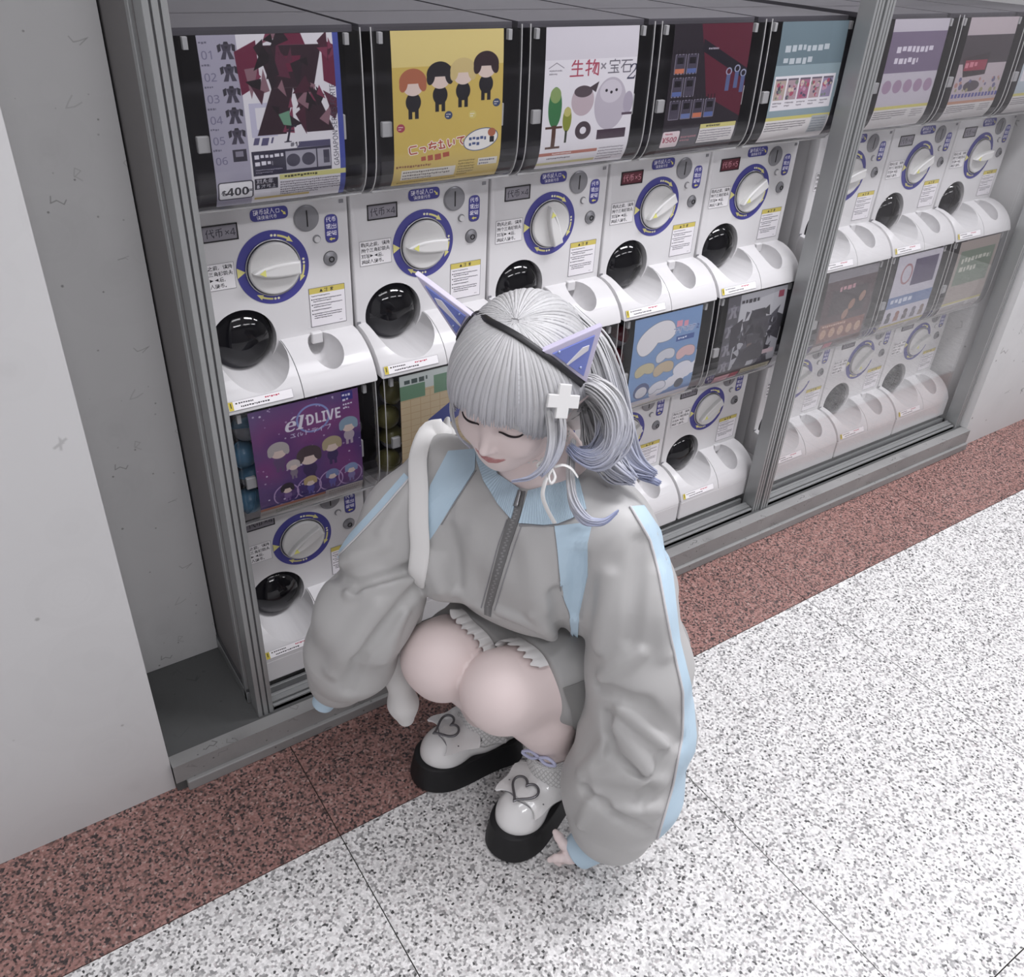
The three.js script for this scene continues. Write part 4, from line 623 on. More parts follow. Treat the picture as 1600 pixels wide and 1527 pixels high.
const faceSdf = (x, y, z) => {
  let d = smin(skull(x, y, z), face(x, y, z), 0.03); d = smin(d, smin(jawL(x, y, z), jawR(x, y, z), 0.02), 0.025); d = smin(d, chin(x, y, z), 0.02); d = smin(d, smin(cheekL(x, y, z), cheekR(x, y, z), 0.004), 0.018); d = smin(d, muzzle(x, y, z), 0.016);
  d = smax(d, -Math.min(socketL(x, y, z), socketR(x, y, z)), 0.012); d = smin(d, Math.min(lidL(x, y, z), lidR(x, y, z)), 0.006);
  d = smin(d, nose(x, y, z), 0.014); d = smin(d, Math.min(wings[0](x, y, z), wings[1](x, y, z)), 0.006); d = smin(d, Math.min(earL(x, y, z), earTip(x, y, z), earR(x, y, z)), 0.006); d = smin(d, neck(x, y, z), 0.02);
  return d;
};
const lipBones = (() => { const on = ([x, y], off) => settle(faceSdf, head(x, y, 0.085), off), out = []; for (const [k, r0, r1] of [['u', 0.0014, 0.0026], ['d', 0.0014, 0.0036]]) { const l = LIPS[k], R = (x) => lerp(r1, r0, clamp01(Math.abs(x) / 0.0245)); for (let i = 0; i + 1 < l.length; i++) out.push(bone(on(l[i], 0), R(l[i][0]), on(l[i + 1], 0), R(l[i + 1][0]))); } return out; })();
const lips = (x, y, z) => { let d = 1e9; for (const f of lipBones) d = Math.min(d, f(x, y, z)); return d; };
const headSdf = (x, y, z) => smin(faceSdf(x, y, z), lips(x, y, z), 0.002);
// --- her left hand at the cuff: palm, four bent fingers, thumb
const handBones = (() => {
  const q = (u, v, d) => PX(u, v, d), w = wristL, palm = q(893, 1332, 1.632), f = [];
  f.push(bone(w, 0.019, palm, 0.021)); f.push(bone(q(899, 1326, 1.645), 0.015, q(888, 1338, 1.628), 0.014));
  const finger = (a, b, c, e, r) => { f.push(bone(a, r, b, r * 0.95)); f.push(bone(b, r * 0.95, c, r * 0.88)); f.push(bone(c, r * 0.88, e, r * 0.7)); };
  finger(q(890, 1340, 1.622), q(878, 1341, 1.617), q(868, 1341, 1.619), q(859, 1344, 1.624), 0.0078);           // index
  finger(q(888, 1336, 1.634), q(876, 1338, 1.633), q(870, 1345, 1.637), q(874, 1350, 1.642), 0.0078);           // middle
  finger(q(889, 1332, 1.645), q(880, 1334, 1.648), q(876, 1342, 1.652), q(880, 1347, 1.655), 0.0074);           // ring
  finger(q(892, 1328, 1.655), q(886, 1331, 1.659), q(883, 1337, 1.663), q(886, 1341, 1.665), 0.0066);           // little
  f.push(bone(q(893, 1326, 1.626), 0.0115, q(881, 1320, 1.622), 0.0095)); f.push(bone(q(881, 1320, 1.622), 0.0095, q(873, 1308, 1.624), 0.0085)); f.push(bone(q(873, 1308, 1.624), 0.0085, q(868, 1301, 1.628), 0.0062)); // thumb
  return f;
})();
const handSdf = (x, y, z) => { let d = 1e9; for (const f of handBones) d = smin(d, f(x, y, z), 0.004); return d; };
{
  const skinAt = () => SKIN;
  const g1 = surface(bodySdf, V(-0.16, 0.03, 0.24), V(0.62, 0.9, 0.9), 0.0075, skinAt);
  const fineLegs = (x, y, z) => Math.min(legL(x, y, z), legR(x, y, z)) - 0.0006;
  const g2 = surface(fineLegs, V(-0.03, 0.1, 0.36), V(0.33, 0.53, 0.74), 0.0042, skinAt);
  const pad = (a, b) => [V(Math.min(...a.map((p) => p.x)) - b, Math.min(...a.map((p) => p.y)) - b, Math.min(...a.map((p) => p.z)) - b), V(Math.max(...a.map((p) => p.x)) + b, Math.max(...a.map((p) => p.y)) + b, Math.max(...a.map((p) => p.z)) + b)];
  const g3 = surface(headSdf, ...pad([HC], 0.15), 0.0021, (x, y, z) => { const t = clamp01((0.0016 - lips(x, y, z)) / 0.0014); return SKIN.map((c, i) => lerp(c, LIP[i], t)); });
  const g4 = surface(handSdf, ...pad([wristL, PX(859, 1344, 1.624), PX(868, 1300, 1.628), PX(886, 1345, 1.666)], 0.03), 0.002, skinAt);
  part('body', join([g1, g2, g3, g4]), skinMat, null, 'pale skin, closed eyes and red lips');
  // lashes and brows' shadow line: closed lids
  const lash = M(0x2a2226, 0.7);
  for (const s of [1, -1]) {
    const line = []; for (let i = 0; i <= 8; i++) { const t = i / 8, x = lerp(0.0125, 0.0445, t), y = -0.0065 - 0.0045 * Math.sin(Math.PI * t) + (t > 0.8 ? (t - 0.8) * 0.012 : 0); line.push(settle(headSdf, head(s * x, y, 0.078 - t * 0.012), 0.0006)); }
    part('eyelashes', taper(line, (t) => 0.0007 + 0.0012 * Math.sin(Math.PI * Math.min(1, t * 0.75 + 0.1)), 24, 6), lash, null, 'dark lashes of the closed eye');
  }
}

// ---------------------------------------------------------------- jacket
function weave(size, base, amp) { return noiseTexture(size, (x, y) => { const k = base + (rnd() - 0.5) * amp; return [k, k, k]; }); }
const greyCloth = new THREE.MeshPhysicalMaterial({ color: L(0.47, 0.468, 0.46), roughness: 0.46, sheen: 0.4, sheenRoughness: 0.4, sheenColor: L(0.5, 0.5, 0.5) });
const blueCloth = new THREE.MeshPhysicalMaterial({ color: L(0.5, 0.65, 0.76), roughness: 0.66, sheen: 0.3, sheenRoughness: 0.5, sheenColor: L(0.6, 0.7, 0.8) });
const pipe = M(L(0.62, 0.61, 0.62), 0.6), seamMat = M(L(0.29, 0.29, 0.3), 0.7);
const torso = (() => {
  const up = V(-0.22, 0.97, 0.02).normalize(), fr = TF.clone().addScaledVector(up, -TF.dot(up)).normalize(), lf = up.clone().cross(fr).normalize(), F = [lf, up, fr];
  const yoke = ellipsoid(V(0.232, 0.69, 0.52), [0.175, 0.105, 0.105], F), bust = ellipsoid(V(0.215, 0.62, 0.532), [0.135, 0.12, 0.105], F), belly = ellipsoid(V(0.24, 0.552, 0.505), [0.166, 0.1, 0.125], F), back = ellipsoid(V(0.33, 0.57, 0.49), [0.17, 0.17, 0.12], F), hem = ellipsoid(V(0.38, 0.455, 0.485), [0.18, 0.115, 0.14], F);
  return (x, y, z) => { let d = smin(yoke(x, y, z), bust(x, y, z), 0.04); d = smin(d, belly(x, y, z), 0.04); d = smin(d, back(x, y, z), 0.05); return smin(d, hem(x, y, z), 0.04); };
})();
const flank = bone(PX(706, 800, 1.475), 0.06, PX(694, 890, 1.5), 0.056);
const sleeveL = chain(SLEEVE_L, 0.05), sleeveR1 = chain(SLEEVE_R1, 0.04), sleeveR2 = chain(SLEEVE_R2, 0.04);
const neckHole = bone(neckBase.clone().add(V(0.0, -0.01, 0.0)), 0.058, head(0, -0.03, -0.02), 0.075);
const jacketBase = (x, y, z) => { let d = smin(smin(torso(x, y, z), flank(x, y, z), 0.035), sleeveL(x, y, z), 0.028); d = smin(d, sleeveR1(x, y, z), 0.03); d = smin(d, sleeveR2(x, y, z), 0.007); return smax(d, -neckHole(x, y, z), 0.008); };
// folds: [from pixel, to pixel, height (m, + proud, - sunk), width (m)]
const FOLDS = [
  [[1000, 850], [985, 1000], -0.008, 0.014], [[950, 900], [935, 1010], 0.007, 0.014], [[1030, 900], [1040, 1020], 0.006, 0.016], [[935, 1075], [1010, 1105], -0.013, 0.011], [[1005, 1100], [1062, 1160], -0.011, 0.012], [[940, 1060], [1000, 1020], 0.008, 0.012], [[950, 1120], [955, 1175], -0.013, 0.009], [[955, 1180], [1005, 1212], -0.01, 0.009], [[965, 1135], [1010, 1200], 0.011, 0.014], [[970, 1110], [1040, 1165], 0.008, 0.01],
  [[915, 1235], [965, 1275], -0.011, 0.009], [[965, 1275], [1010, 1300], -0.008, 0.01], [[910, 1210], [950, 1160], 0.007, 0.012], [[930, 1210], [1030, 1220], 0.007, 0.016], [[960, 1265], [1025, 1265], 0.008, 0.012], [[905, 1290], [930, 1240], 0.006, 0.01], [[1035, 1180], [1000, 1260], -0.006, 0.012],
  [[520, 897], [556, 917], -0.012, 0.009], [[556, 917], [655, 888], -0.012, 0.009], [[545, 925], [640, 905], 0.006, 0.012], [[535, 880], [600, 850], 0.005, 0.012], [[655, 915], [560, 1030], -0.009, 0.011], [[560, 1030], [545, 1080], -0.006, 0.011], [[590, 950], [520, 1050], 0.007, 0.018], [[630, 960], [600, 1030], 0.006, 0.014], [[640, 760], [600, 830], 0.004, 0.014],
  [[870, 930], [878, 995], -0.012, 0.013], [[835, 960], [870, 1000], 0.008, 0.012], [[905, 870], [895, 960], -0.007, 0.011], [[700, 830], [720, 930], -0.005, 0.013], [[665, 870], [690, 920], 0.006, 0.012], [[820, 840], [845, 950], 0.004, 0.02], [[740, 830], [730, 930], 0.004, 0.018], [[700, 790], [690, 860], -0.004, 0.012], [[780, 955], [850, 985], 0.006, 0.01], [[715, 925], [770, 960], 0.005, 0.01],
].map(([a, b, h, w]) => { const n = 4, pts = []; for (let i = 0; i <= n; i++) pts.push(hit(jacketBase, lerp(a[0], b[0], i / n), lerp(a[1], b[1], i / n))); const segs = []; for (let i = 0; i < n; i++) segs.push(bone(pts[i], 0, pts[i + 1], 0)); const c = pts[n / 2], R = Math.max(pts[0].distanceTo(c), pts[n].distanceTo(c)) + 3 * w; return { segs, h, w, c, R }; });
const foldsAt = (x, y, z) => { let d = 0; for (const f of FOLDS) { if (Math.abs(x - f.c.x) > f.R || Math.abs(y - f.c.y) > f.R || Math.abs(z - f.c.z) > f.R) continue; let q = 1e9; for (const s of f.segs) q = Math.min(q, s(x, y, z)); d += 1.9 * f.h * Math.exp(-(q * q) / (f.w * f.w)); } return d; };
const wobble = (x, y, z) => 0.0022 * Math.sin(31 * x + 17 * y + 2) * Math.sin(27 * z - 12 * y + 1) + 0.0016 * Math.sin(52 * y + 33 * z);
const hemCut = (() => { const a = hit(jacketBase, 700, 945), b = hit(jacketBase, 895, 1010); return (x, y, z) => 0.46 - 0.0 - y + (x - 0.2) * 0.0; })();
const jacketSdf = (x, y, z) => smax(jacketBase(x, y, z) - wobble(x, y, z) - foldsAt(x, y, z), -1, 0);
const jacket = part('jacket', surface(jacketSdf, V(-0.2, 0.02, 0.16), V(0.62, 0.92, 0.96), 0.0042), greyCloth, null, 'baggy grey satin jacket with light blue panels and a zip');
const panel = (name, A, B, off, mat, n, m, label) => part(name, cloth(jacketSdf, A, B, off, n, m), mat, jacket, label);
// raglan panels, collar, sleeve stripes: cloth lying on the jacket
panel('shoulder_panel', [[700, 705], [672, 760], [664, 820], [660, 868]], [[744, 702], [742, 735], [700, 800], [668, 850]], 0.0016, blueCloth, 40, 12, 'light blue shoulder panel');
panel('shoulder_panel', [[866, 822], [872, 870], [876, 925], [890, 960], [893, 1000]], [[926, 815], [918, 850], [918, 900], [905, 960], [902, 1012]], 0.0016, blueCloth, 44, 12, 'light blue shoulder panel');
panel('sleeve_stripe', [[984, 792], [1014, 842], [1030, 900], [1048, 1000], [1066, 1080], [1066, 1150], [1050, 1230], [1027, 1310]], [[1006, 790], [1040, 840], [1051, 900], [1062, 1000], [1082, 1080], [1088, 1150], [1080, 1230], [1040, 1318]], 0.0016, blueCloth, 70, 10, 'light blue stripe down the sleeve');
panel('sleeve_stripe', [[640, 748], [600, 795], [560, 838], [530, 868]], [[632, 740], [586, 792], [546, 836], [522, 872]], 0.0016, blueCloth, 30, 6, 'light blue stripe down the sleeve');
const along = (pts, n, off, sdf = jacketSdf) => Array.from({ length: n + 1 }, (_, i) => hit(sdf, ...poly(pts, i / n), off));
part('piping', taper(along([[984, 792], [1014, 842], [1030, 900], [1048, 1000], [1066, 1080], [1066, 1150], [1050, 1230], [1027, 1310]], 40, 0.0016), () => 0.0022, 90, 6), pipe, jacket, 'pale piping on the sleeve stripe');
part('piping', taper(along([[640, 748], [600, 795], [560, 838], [530, 868]], 20, 0.0016), () => 0.0018, 40, 6), pipe, jacket, 'pale piping on the sleeve stripe');
// ribbed collar in two halves
const ribTex = canvasTexture(256, 16, (g) => { for (let i = 0; i < 64; i++) { g.fillStyle = i % 2 ? '#ffffff' : '#000000'; g.fillRect(i * 4, 0, 4, 16); } });
ribTex.colorSpace = THREE.NoColorSpace; ribTex.wrapS = ribTex.wrapT = THREE.RepeatWrapping;
const ribbed = (ru, rv, rot) => { const t = ribTex.clone(); t.repeat.set(ru, rv); t.rotation = rot; t.needsUpdate = true; const m = blueCloth.clone(); m.bumpMap = t; m.bumpScale = 0.0006; return m; };
panel('collar', [[742, 690], [746, 722], [757, 752], [781, 789], [800, 810]], [[760, 690], [768, 712], [778, 742], [793, 752], [812, 764]], 0.0045, ribbed(1, 1, Math.PI / 2), 36, 12, 'light blue ribbed collar');
panel('collar', [[812, 818], [850, 820], [872, 818], [893, 810], [916, 796]], [[826, 768], [842, 764], [862, 758], [880, 750], [900, 738]], 0.0045, ribbed(1, 1, Math.PI / 2), 36, 12, 'light blue ribbed collar');
part('collar_seam', taper(along([[742, 690], [746, 722], [757, 752], [781, 789], [800, 812]], 16, 0.001), () => 0.0014, 40, 6), seamMat, jacket); part('collar_seam', taper(along([[812, 820], [850, 822], [872, 820], [893, 812], [916, 798]], 16, 0.001), () => 0.0014, 40, 6), seamMat, jacket);
// zip
const zipTex = canvasTexture(64, 512, (g) => { g.fillStyle = '#747474'; g.fillRect(0, 0, 64, 512); g.fillStyle = '#8e8e8e'; for (let i = 0; i < 64; i++) { g.fillRect(i % 2 ? 20 : 30, i * 8, 16, 5); } });
panel('zip', [[804, 768], [796, 806], [782, 850], [768, 905], [757, 948], [757, 960]], [[821, 768], [813, 808], [798, 852], [781, 908], [769, 950], [767, 964]], 0.0022, M(0xffffff, 0.5, { map: zipTex, metalness: 0.2 }), 60, 5, 'grey zip');
for (const s of [[[792, 812], [778, 852], [764, 905], [752, 950]], [[818, 812], [804, 853], [786, 910], [773, 954]]]) part('zip_seam', taper(along(s, 16, 0.0004), () => 0.0011, 40, 6), seamMat, jacket);
{ const a = hit(jacketSdf, 814, 768, 0.006), b = hit(jacketSdf, 808, 792, 0.006); part('zip_pull', taper([a, a.clone().lerp(b, 0.5), b], (t) => 0.0032 + 0.0012 * t, 8, 6, 0.5, grad(jacketSdf, a)), M(0x8a8a8c, 0.3, { metalness: 0.8 }), jacket, 'metal zip pull'); }
for (const s of [[[812, 822], [838, 821], [866, 822]], [[866, 822], [872, 870], [876, 925], [890, 960], [893, 1000]], [[744, 735], [715, 780], [690, 820]]]) part('seam', taper(along(s, 14, 0.0008), () => 0.001, 36, 5), seamMat, jacket);
// cuffs
{
  const cuff = (w, dir, r0, r1, len) => { const a = w.clone().addScaledVector(dir, -len / 2), b = w.clone().addScaledVector(dir, len / 2), f = bone(a, r0, b, r1), ax = b.clone().sub(a).normalize(); const lo = V(-0.08, -0.08, -0.08).add(w), hi = V(0.08, 0.08, 0.08).add(w); return surface((x, y, z) => { const t = (x - w.x) * ax.x + (y - w.y) * ax.y + (z - w.z) * ax.z; return smax(f(x, y, z), Math.abs(t) - len / 2, 0.006); }, lo, hi, 0.0028); };
  const dL = PX(893, 1336, 1.635).sub(PX(950, 1300, 1.605)).normalize(), dR = PX(506, 1104, 1.64).sub(PX(530, 1060, 1.61)).normalize();
  part('cuff', cuff(PX(918, 1322, 1.622), dL, 0.039, 0.033, 0.054), blueCloth, jacket, 'light blue ribbed cuff');
  part('cuff', cuff(PX(512, 1086, 1.63), dR, 0.03, 0.02, 0.06), blueCloth, jacket, 'light blue ribbed cuff');
}
// ---------------------------------------------------------------- skirt with frilled hem
const skirtMat = M(L(0.38, 0.38, 0.375), 0.85), frillMat = M(L(0.84, 0.83, 0.82), 0.8), knitMat = M(L(0.42, 0.42, 0.41), 0.85);
const skirtSdf = (() => {
  const mk = (K, H, cutAt, sk) => { const a = K.clone().lerp(H, 0.16).add(V(0, 0.005, 0)), m = K.clone().lerp(H, 0.5).add(V(0, 0.014, 0)), d = H.clone().sub(K).normalize(), f = chain([[a, 0.079], [m, 0.11], [H, 0.118]], 0.03); return (x, y, z) => smax(f(x, y, z), cutAt - 0.3 * (y - K.y) + sk * (z - K.z) - ((x - K.x) * d.x + (y - K.y) * d.y + (z - K.z) * d.z), 0.01); };
  const a = mk(KL, hipL, 0.068, 0), b = mk(KR, hipR, 0.052, 0.3), p = ellipsoid(pelvis, [0.13, 0.11, 0.15]), under = ellipsoid(V(0.3, 0.25, 0.6), [0.075, 0.09, 0.055]);
  return (x, y, z) => smin(smin(smin(a(x, y, z), b(x, y, z), 0.035), p(x, y, z), 0.04), under(x, y, z), 0.03) + 0.0018 * Math.sin(70 * z + 30 * x) * Math.sin(40 * x - 20 * y);
})();
const skirt = part('skirt', surface(skirtSdf, V(0.02, 0.1, 0.22), V(0.64, 0.56, 0.78), 0.0048), skirtMat, null, 'short grey skirt with a white frilled hem');
{
  const hemL = (K, H) => { const d = H.clone().sub(K).normalize(), up = V(0, 1, 0).addScaledVector(d, -d.y).normalize(), side = d.clone().cross(up); return { d, up, side }; };
  const frill = (K, H, a0, a1, cutAt) => {                                     // a gathered strip standing along the hem
    const { d, up, side } = hemL(K, H), n = 110, pos = [], idx = [];
    for (let i = 0; i <= n; i++) {
      const t = i / n, a = lerp(a0, a1, t), dir = up.clone().multiplyScalar(Math.cos(a)).addScaledVector(side, Math.sin(a)), base = settle(skirtSdf, K.clone().addScaledVector(d, cutAt + 0.007 - 0.024 * Math.cos(a)).addScaledVector(dir, 0.08), 0.001), n0 = grad(skirtSdf, base);
      for (let j = 0; j <= 3; j++) { const s = j / 3, w = Math.sin(t * 62) * 0.0075 * s + Math.sin(t * 23 + 1) * 0.003 * s; const p = base.clone().addScaledVector(d, -0.033 * s + Math.cos(t * 62) * 0.004 * s).addScaledVector(n0, 0.004 + w); pos.push(p.x, p.y, p.z); }
    }
    for (let i = 0; i < n; i++) for (let j = 0; j < 3; j++) { const a = i * 4 + j; idx.push(a, a + 1, a + 4, a + 1, a + 5, a + 4); }
    const g = new THREE.BufferGeometry(); g.setAttribute('position', new THREE.Float32BufferAttribute(pos, 3)); g.setIndex(idx); g.computeVertexNormals(); return g;
  };
  const fm = frillMat.clone(); fm.side = THREE.DoubleSide;
  part('frill', frill(KR, hipR, -0.1, 1.7, 0.052), fm, skirt, 'white gathered frill'); part('frill', frill(KL, hipL, -1.6, 0.55, 0.068), fm, skirt, 'white gathered frill');
  const knitTex = noiseTexture(128, (x, y) => { const k = 128 + 100 * Math.sin((x + y) * Math.PI / 8) * Math.sin((x - y) * Math.PI / 8); return [k, k, k]; }, false);
  const km = knitMat.clone(); knitTex.repeat.set(3, 8); km.bumpMap = knitTex; km.bumpScale = 0.002;
  part('knit_band', cloth(skirtSdf, [[880, 1075], [892, 1110], [897, 1150]], [[915, 1062], [930, 1095], [928, 1145]], 0.004, 24, 12), km, skirt, 'grey knitted band');
}
// ---------------------------------------------------------------- socks
{
  const lace = canvasTexture(128, 128, (g) => { g.fillStyle = '#fff'; g.fillRect(0, 0, 128, 128); g.strokeStyle = '#d9d9d9'; g.lineWidth = 6; for (let i = -4; i < 9; i++) { g.beginPath(); g.moveTo(i * 32, 0); g.lineTo(i * 32 + 128, 128); g.moveTo(i * 32, 128); g.lineTo(i * 32 + 128, 0); g.stroke(); } });
  lace.wrapS = lace.wrapT = THREE.RepeatWrapping;
  const sock = (A, dir) => {
    const pts = [[0.04, -0.04], [0.062, -0.03], [0.063, -0.02], [0.055, 0.0], [0.053, 0.02], [0.05, 0.045], [0.054, 0.06], [0.047, 0.062]].map(([r, y]) => new THREE.Vector2(r, y)), g = new THREE.LatheGeometry(pts, 40), p = g.attributes.position;
    for (let i = 0; i < p.count; i++) { const a = Math.atan2(p.getZ(i), p.getX(i)), k = 1 + 0.03 * Math.sin(a * 9) * (p.getY(i) < -0.01 || p.getY(i) > 0.05 ? 1.6 : 0.4); p.setXYZ(i, p.getX(i) * k * 1.12, p.getY(i), p.getZ(i) * k); }
    g.computeVertexNormals(); const q = new THREE.Quaternion().setFromUnitVectors(V(0, 1, 0), dir.clone().normalize()); g.applyQuaternion(q); g.translate(A.x, A.y, A.z); return g;
  };
  const t = lace; t.repeat.set(9, 3); const sm = M(L(0.82, 0.82, 0.81), 0.85, { map: t, bumpMap: t, bumpScale: 0.0012, side: THREE.DoubleSide });
  const s1 = part('sock', sock(ankL.clone().add(V(-0.008, 0, 0.002)), KL.clone().sub(ankL).add(V(0.11, 0, 0))), sm, null, 'white lace sock with a lilac bow'); part('sock', sock(ankR.clone().add(V(0.012, 0.012, 0)), KR.clone().sub(ankR).add(V(0.11, 0, 0))), sm, null, 'white lace sock');
  const c = PX(842, 1184, 1.62), bow = M(L(0.5, 0.52, 0.7), 0.7), r = V(0.5, 0, 0.86);
  part('bow', join([taper([c, c.clone().addScaledVector(r, 0.018).add(V(0, 0.008, 0)), c.clone().addScaledVector(r, 0.034).add(V(0, -0.002, 0)), c.clone().addScaledVector(r, 0.016).add(V(0, -0.01, 0)), c], () => 0.0032, 20, 6), taper([c, c.clone().addScaledVector(r, -0.018).add(V(0, 0.008, 0)), c.clone().addScaledVector(r, -0.034).add(V(0, -0.004, 0)), c.clone().addScaledVector(r, -0.016).add(V(0, -0.01, 0)), c], () => 0.0032, 20, 6)]), bow, s1, 'lilac bow');
}
// ---------------------------------------------------------------- platform shoes
{
  const patent = new THREE.MeshPhysicalMaterial({ color: L(0.84, 0.84, 0.83), roughness: 0.28, clearcoat: 1, clearcoatRoughness: 0.08 }), sole = M(0x111114, 0.6), metal = M(0x77777a, 0.3, { metalness: 0.85 });
  const outline = (s) => { const q = new THREE.Shape(); q.moveTo(0, 0.125 * s); q.bezierCurveTo(0.045 * s, 0.125 * s, 0.058 * s, 0.08 * s, 0.054 * s, 0.04 * s); q.bezierCurveTo(0.05 * s, 0, 0.04 * s, -0.03 * s, 0.042 * s, -0.07 * s); q.bezierCurveTo(0.044 * s, -0.125 * s, -0.044 * s, -0.125 * s, -0.042 * s, -0.07 * s); q.bezierCurveTo(-0.04 * s, -0.03 * s, -0.05 * s, 0, -0.054 * s, 0.04 * s); q.bezierCurveTo(-0.058 * s, 0.08 * s, -0.045 * s, 0.125 * s, 0, 0.125 * s); return q.getPoints(14); };
  const loft = (rings) => { const n = rings[0].length, pos = [], idx = []; rings.forEach((r) => r.forEach((p) => pos.push(...p))); for (let j = 0; j + 1 < rings.length; j++) for (let i = 0; i < n; i++) { const a = j * n + i, b = j * n + (i + 1) % n; idx.push(a, a + n, b, b, a + n, b + n); } const c = pos.length / 3; pos.push(0, rings[0][0][1], 0, 0, rings.at(-1)[0][1], 0); for (let i = 0; i < n; i++) { idx.push(c, i, (i + 1) % n); idx.push(c + 1, (rings.length - 1) * n + (i + 1) % n, (rings.length - 1) * n + i); } const g = new THREE.BufferGeometry(); g.setAttribute('position', new THREE.Float32BufferAttribute(pos, 3)); g.setIndex(idx); return toCreasedNormals(g, 0.6); };
  const soleGeo = loft([[1.0, 0.0], [1.06, 0.002], [1.06, 0.008], [1.0, 0.05], [0.985, 0.06], [0.95, 0.063]].map(([s, y]) => outline(s).slice(0, -1).map((p) => [p.x, y + 0.008 * Math.max(0, (p.y - 0.06) / 0.06) * (y < 0.02 ? 0.6 : 0.3), p.y])));
  const e = (c, r) => ellipsoid(V(...c), r);
  const toe = e([0, 0.066, 0.06], [0.047, 0.043, 0.052]), vamp = bone(V(0, 0.078, 0.055), 0.038, V(0, 0.1, -0.03), 0.043), quarter = bone(V(0, 0.085, -0.02), 0.042, V(0, 0.095, -0.075), 0.04);
  const upperGeo = surface((x, y, z) => smax(smin(smin(toe(x, y, z), vamp(x, y, z), 0.02), quarter(x, y, z), 0.02), 0.058 - y, 0.004), V(-0.07, 0.04, -0.14), V(0.07, 0.19, 0.14), 0.0034);
  const upperSdf = (x, y, z) => smin(smin(toe(x, y, z), vamp(x, y, z), 0.02), quarter(x, y, z), 0.02);
  // flap across the instep, bent over the upper
  const flapGeo = (() => {
    const n = 24, m = 10, pos = [], idx = [], P = [];
    for (const o of [0.0055, 0.001]) for (let i = 0; i <= n; i++) for (let j = 0; j <= m; j++) { const s = i / n * 2 - 1, t = j / m, len = 0.062 + 0.012 * Math.abs(s), z0 = 0.078 - 0.012 * Math.abs(s) + 0.014 * s ** 6, a = s * 1.38, p = V(Math.sin(a) * 0.05, 0.1 + Math.cos(a) * 0.05, z0 - t * len); P.push(settle(upperSdf, p, o + 0.0016 * Math.sin(t * 9) + 0.015 * s ** 4)); }
    P.forEach((p) => pos.push(p.x, p.y, p.z)); const w = m + 1, c = (n + 1) * w;
    for (let i = 0; i < n; i++) for (let j = 0; j < m; j++) { const a = i * w + j; idx.push(a, a + 1, a + w, a + 1, a + w + 1, a + w); idx.push(a + c, a + w + c, a + 1 + c, a + 1 + c, a + w + c, a + w + 1 + c); }
    const rim = (a, b) => idx.push(a, a + c, b, b, a + c, b + c); for (let i = 0; i < n; i++) { rim(i * w, (i + 1) * w); rim((i + 1) * w + m, i * w + m); } for (let j = 0; j < m; j++) { rim(j + 1, j); rim(n * w + j, n * w + j + 1); }
    const g = new THREE.BufferGeometry(); g.setAttribute('position', new THREE.Float32BufferAttribute(pos, 3)); g.setIndex(idx); return toCreasedNormals(g, 0.6);
  })();
  const heart = (() => { const pts = []; for (let i = 0; i < 40; i++) { const a = i / 40 * Math.PI * 2, x = 16 * Math.sin(a) ** 3, y = 13 * Math.cos(a) - 5 * Math.cos(2 * a) - 2 * Math.cos(3 * a) - Math.cos(4 * a); pts.push(V(x / 16 * 0.0275, 0, (y - 2) / 16 * -0.0275)); } const g = tube(pts, 0.0026, 90, 8, true); return g; })();
  const stud = new THREE.SphereGeometry(0.0036, 12, 8);
  const shoe = (x, z, toeX, toeZ, label) => {
    const s = part('shoe', upperGeo, patent, null, label); const yaw = Math.atan2(toeX - x, toeZ - z); s.position.set(x - 0.25, 0, z - 0.5); s.rotation.y = yaw;
    mesh('sole', soleGeo, sole, s).userData.label = 'thick black platform sole'; mesh('flap', flapGeo, patent, s);
    const c = settle(upperSdf, V(0, 0.15, 0.057), 0.012), nn = grad(upperSdf, c), b = mesh('heart_buckle', heart, metal, s); b.position.copy(c); b.quaternion.setFromUnitVectors(V(0, 1, 0), nn); b.userData.label = 'dark metal heart buckle';
    for (const [sx, zz] of [[-1.2, 0.048], [1.2, 0.048], [-1.2, 0.002], [1.2, 0.002]]) { const p = settle(upperSdf, V(Math.sin(sx) * 0.05, 0.1 + Math.cos(sx) * 0.05, zz), 0.0105); const o = mesh('stud', stud, metal, s); o.position.copy(p); }
    mesh('toe_seam', taper(Array.from({ length: 13 }, (_, i) => { const a = lerp(-1.35, 1.35, i / 12); return settle(upperSdf, V(Math.sin(a) * 0.05, 0.09 + Math.cos(a) * 0.05, 0.082 - 0.016 * Math.abs(a)), 0.0002); }), () => 0.0012, 40, 6), seamMat, s);
  };
  shoe(0.214, 0.612, 0.107, 0.643, 'white patent shoe with a heart buckle on the white slab'); shoe(0.168, 0.43, 0.06, 0.412, 'white patent shoe with a heart buckle on the red slab');
}

// ---------------------------------------------------------------- hair: a combed cap with strands over it, fringe, side locks and curls
const HAIR = [0.53, 0.53, 0.535], TIP = [0.24, 0.29, 0.52];
const hairMat = new THREE.MeshPhysicalMaterial({ color: 0xffffff, vertexColors: true, roughness: 0.42, sheen: 0.3, sheenRoughness: 0.4, sheenColor: L(0.7, 0.7, 0.75) });
const capBase = he([0, 0.028, -0.02], [0.094, 0.112, 0.118]), capFront = he([0, 0.03, 0.02], [0.084, 0.092, 0.082]), capSideL = bone(head(0.078, 0.03, -0.02), 0.02, head(0.088, 0.01, -0.035), 0.014), capSideR = bone(head(-0.076, 0.0, 0.0), 0.02, head(-0.075, -0.08, 0.0), 0.012), capBack = bone(head(0.01, -0.02, -0.085), 0.08, head(0.03, -0.1, -0.13), 0.065), faceCut = ellipsoid(head(-0.004, -0.07, 0.085), [0.08, 0.112, 0.115], HFRAME);
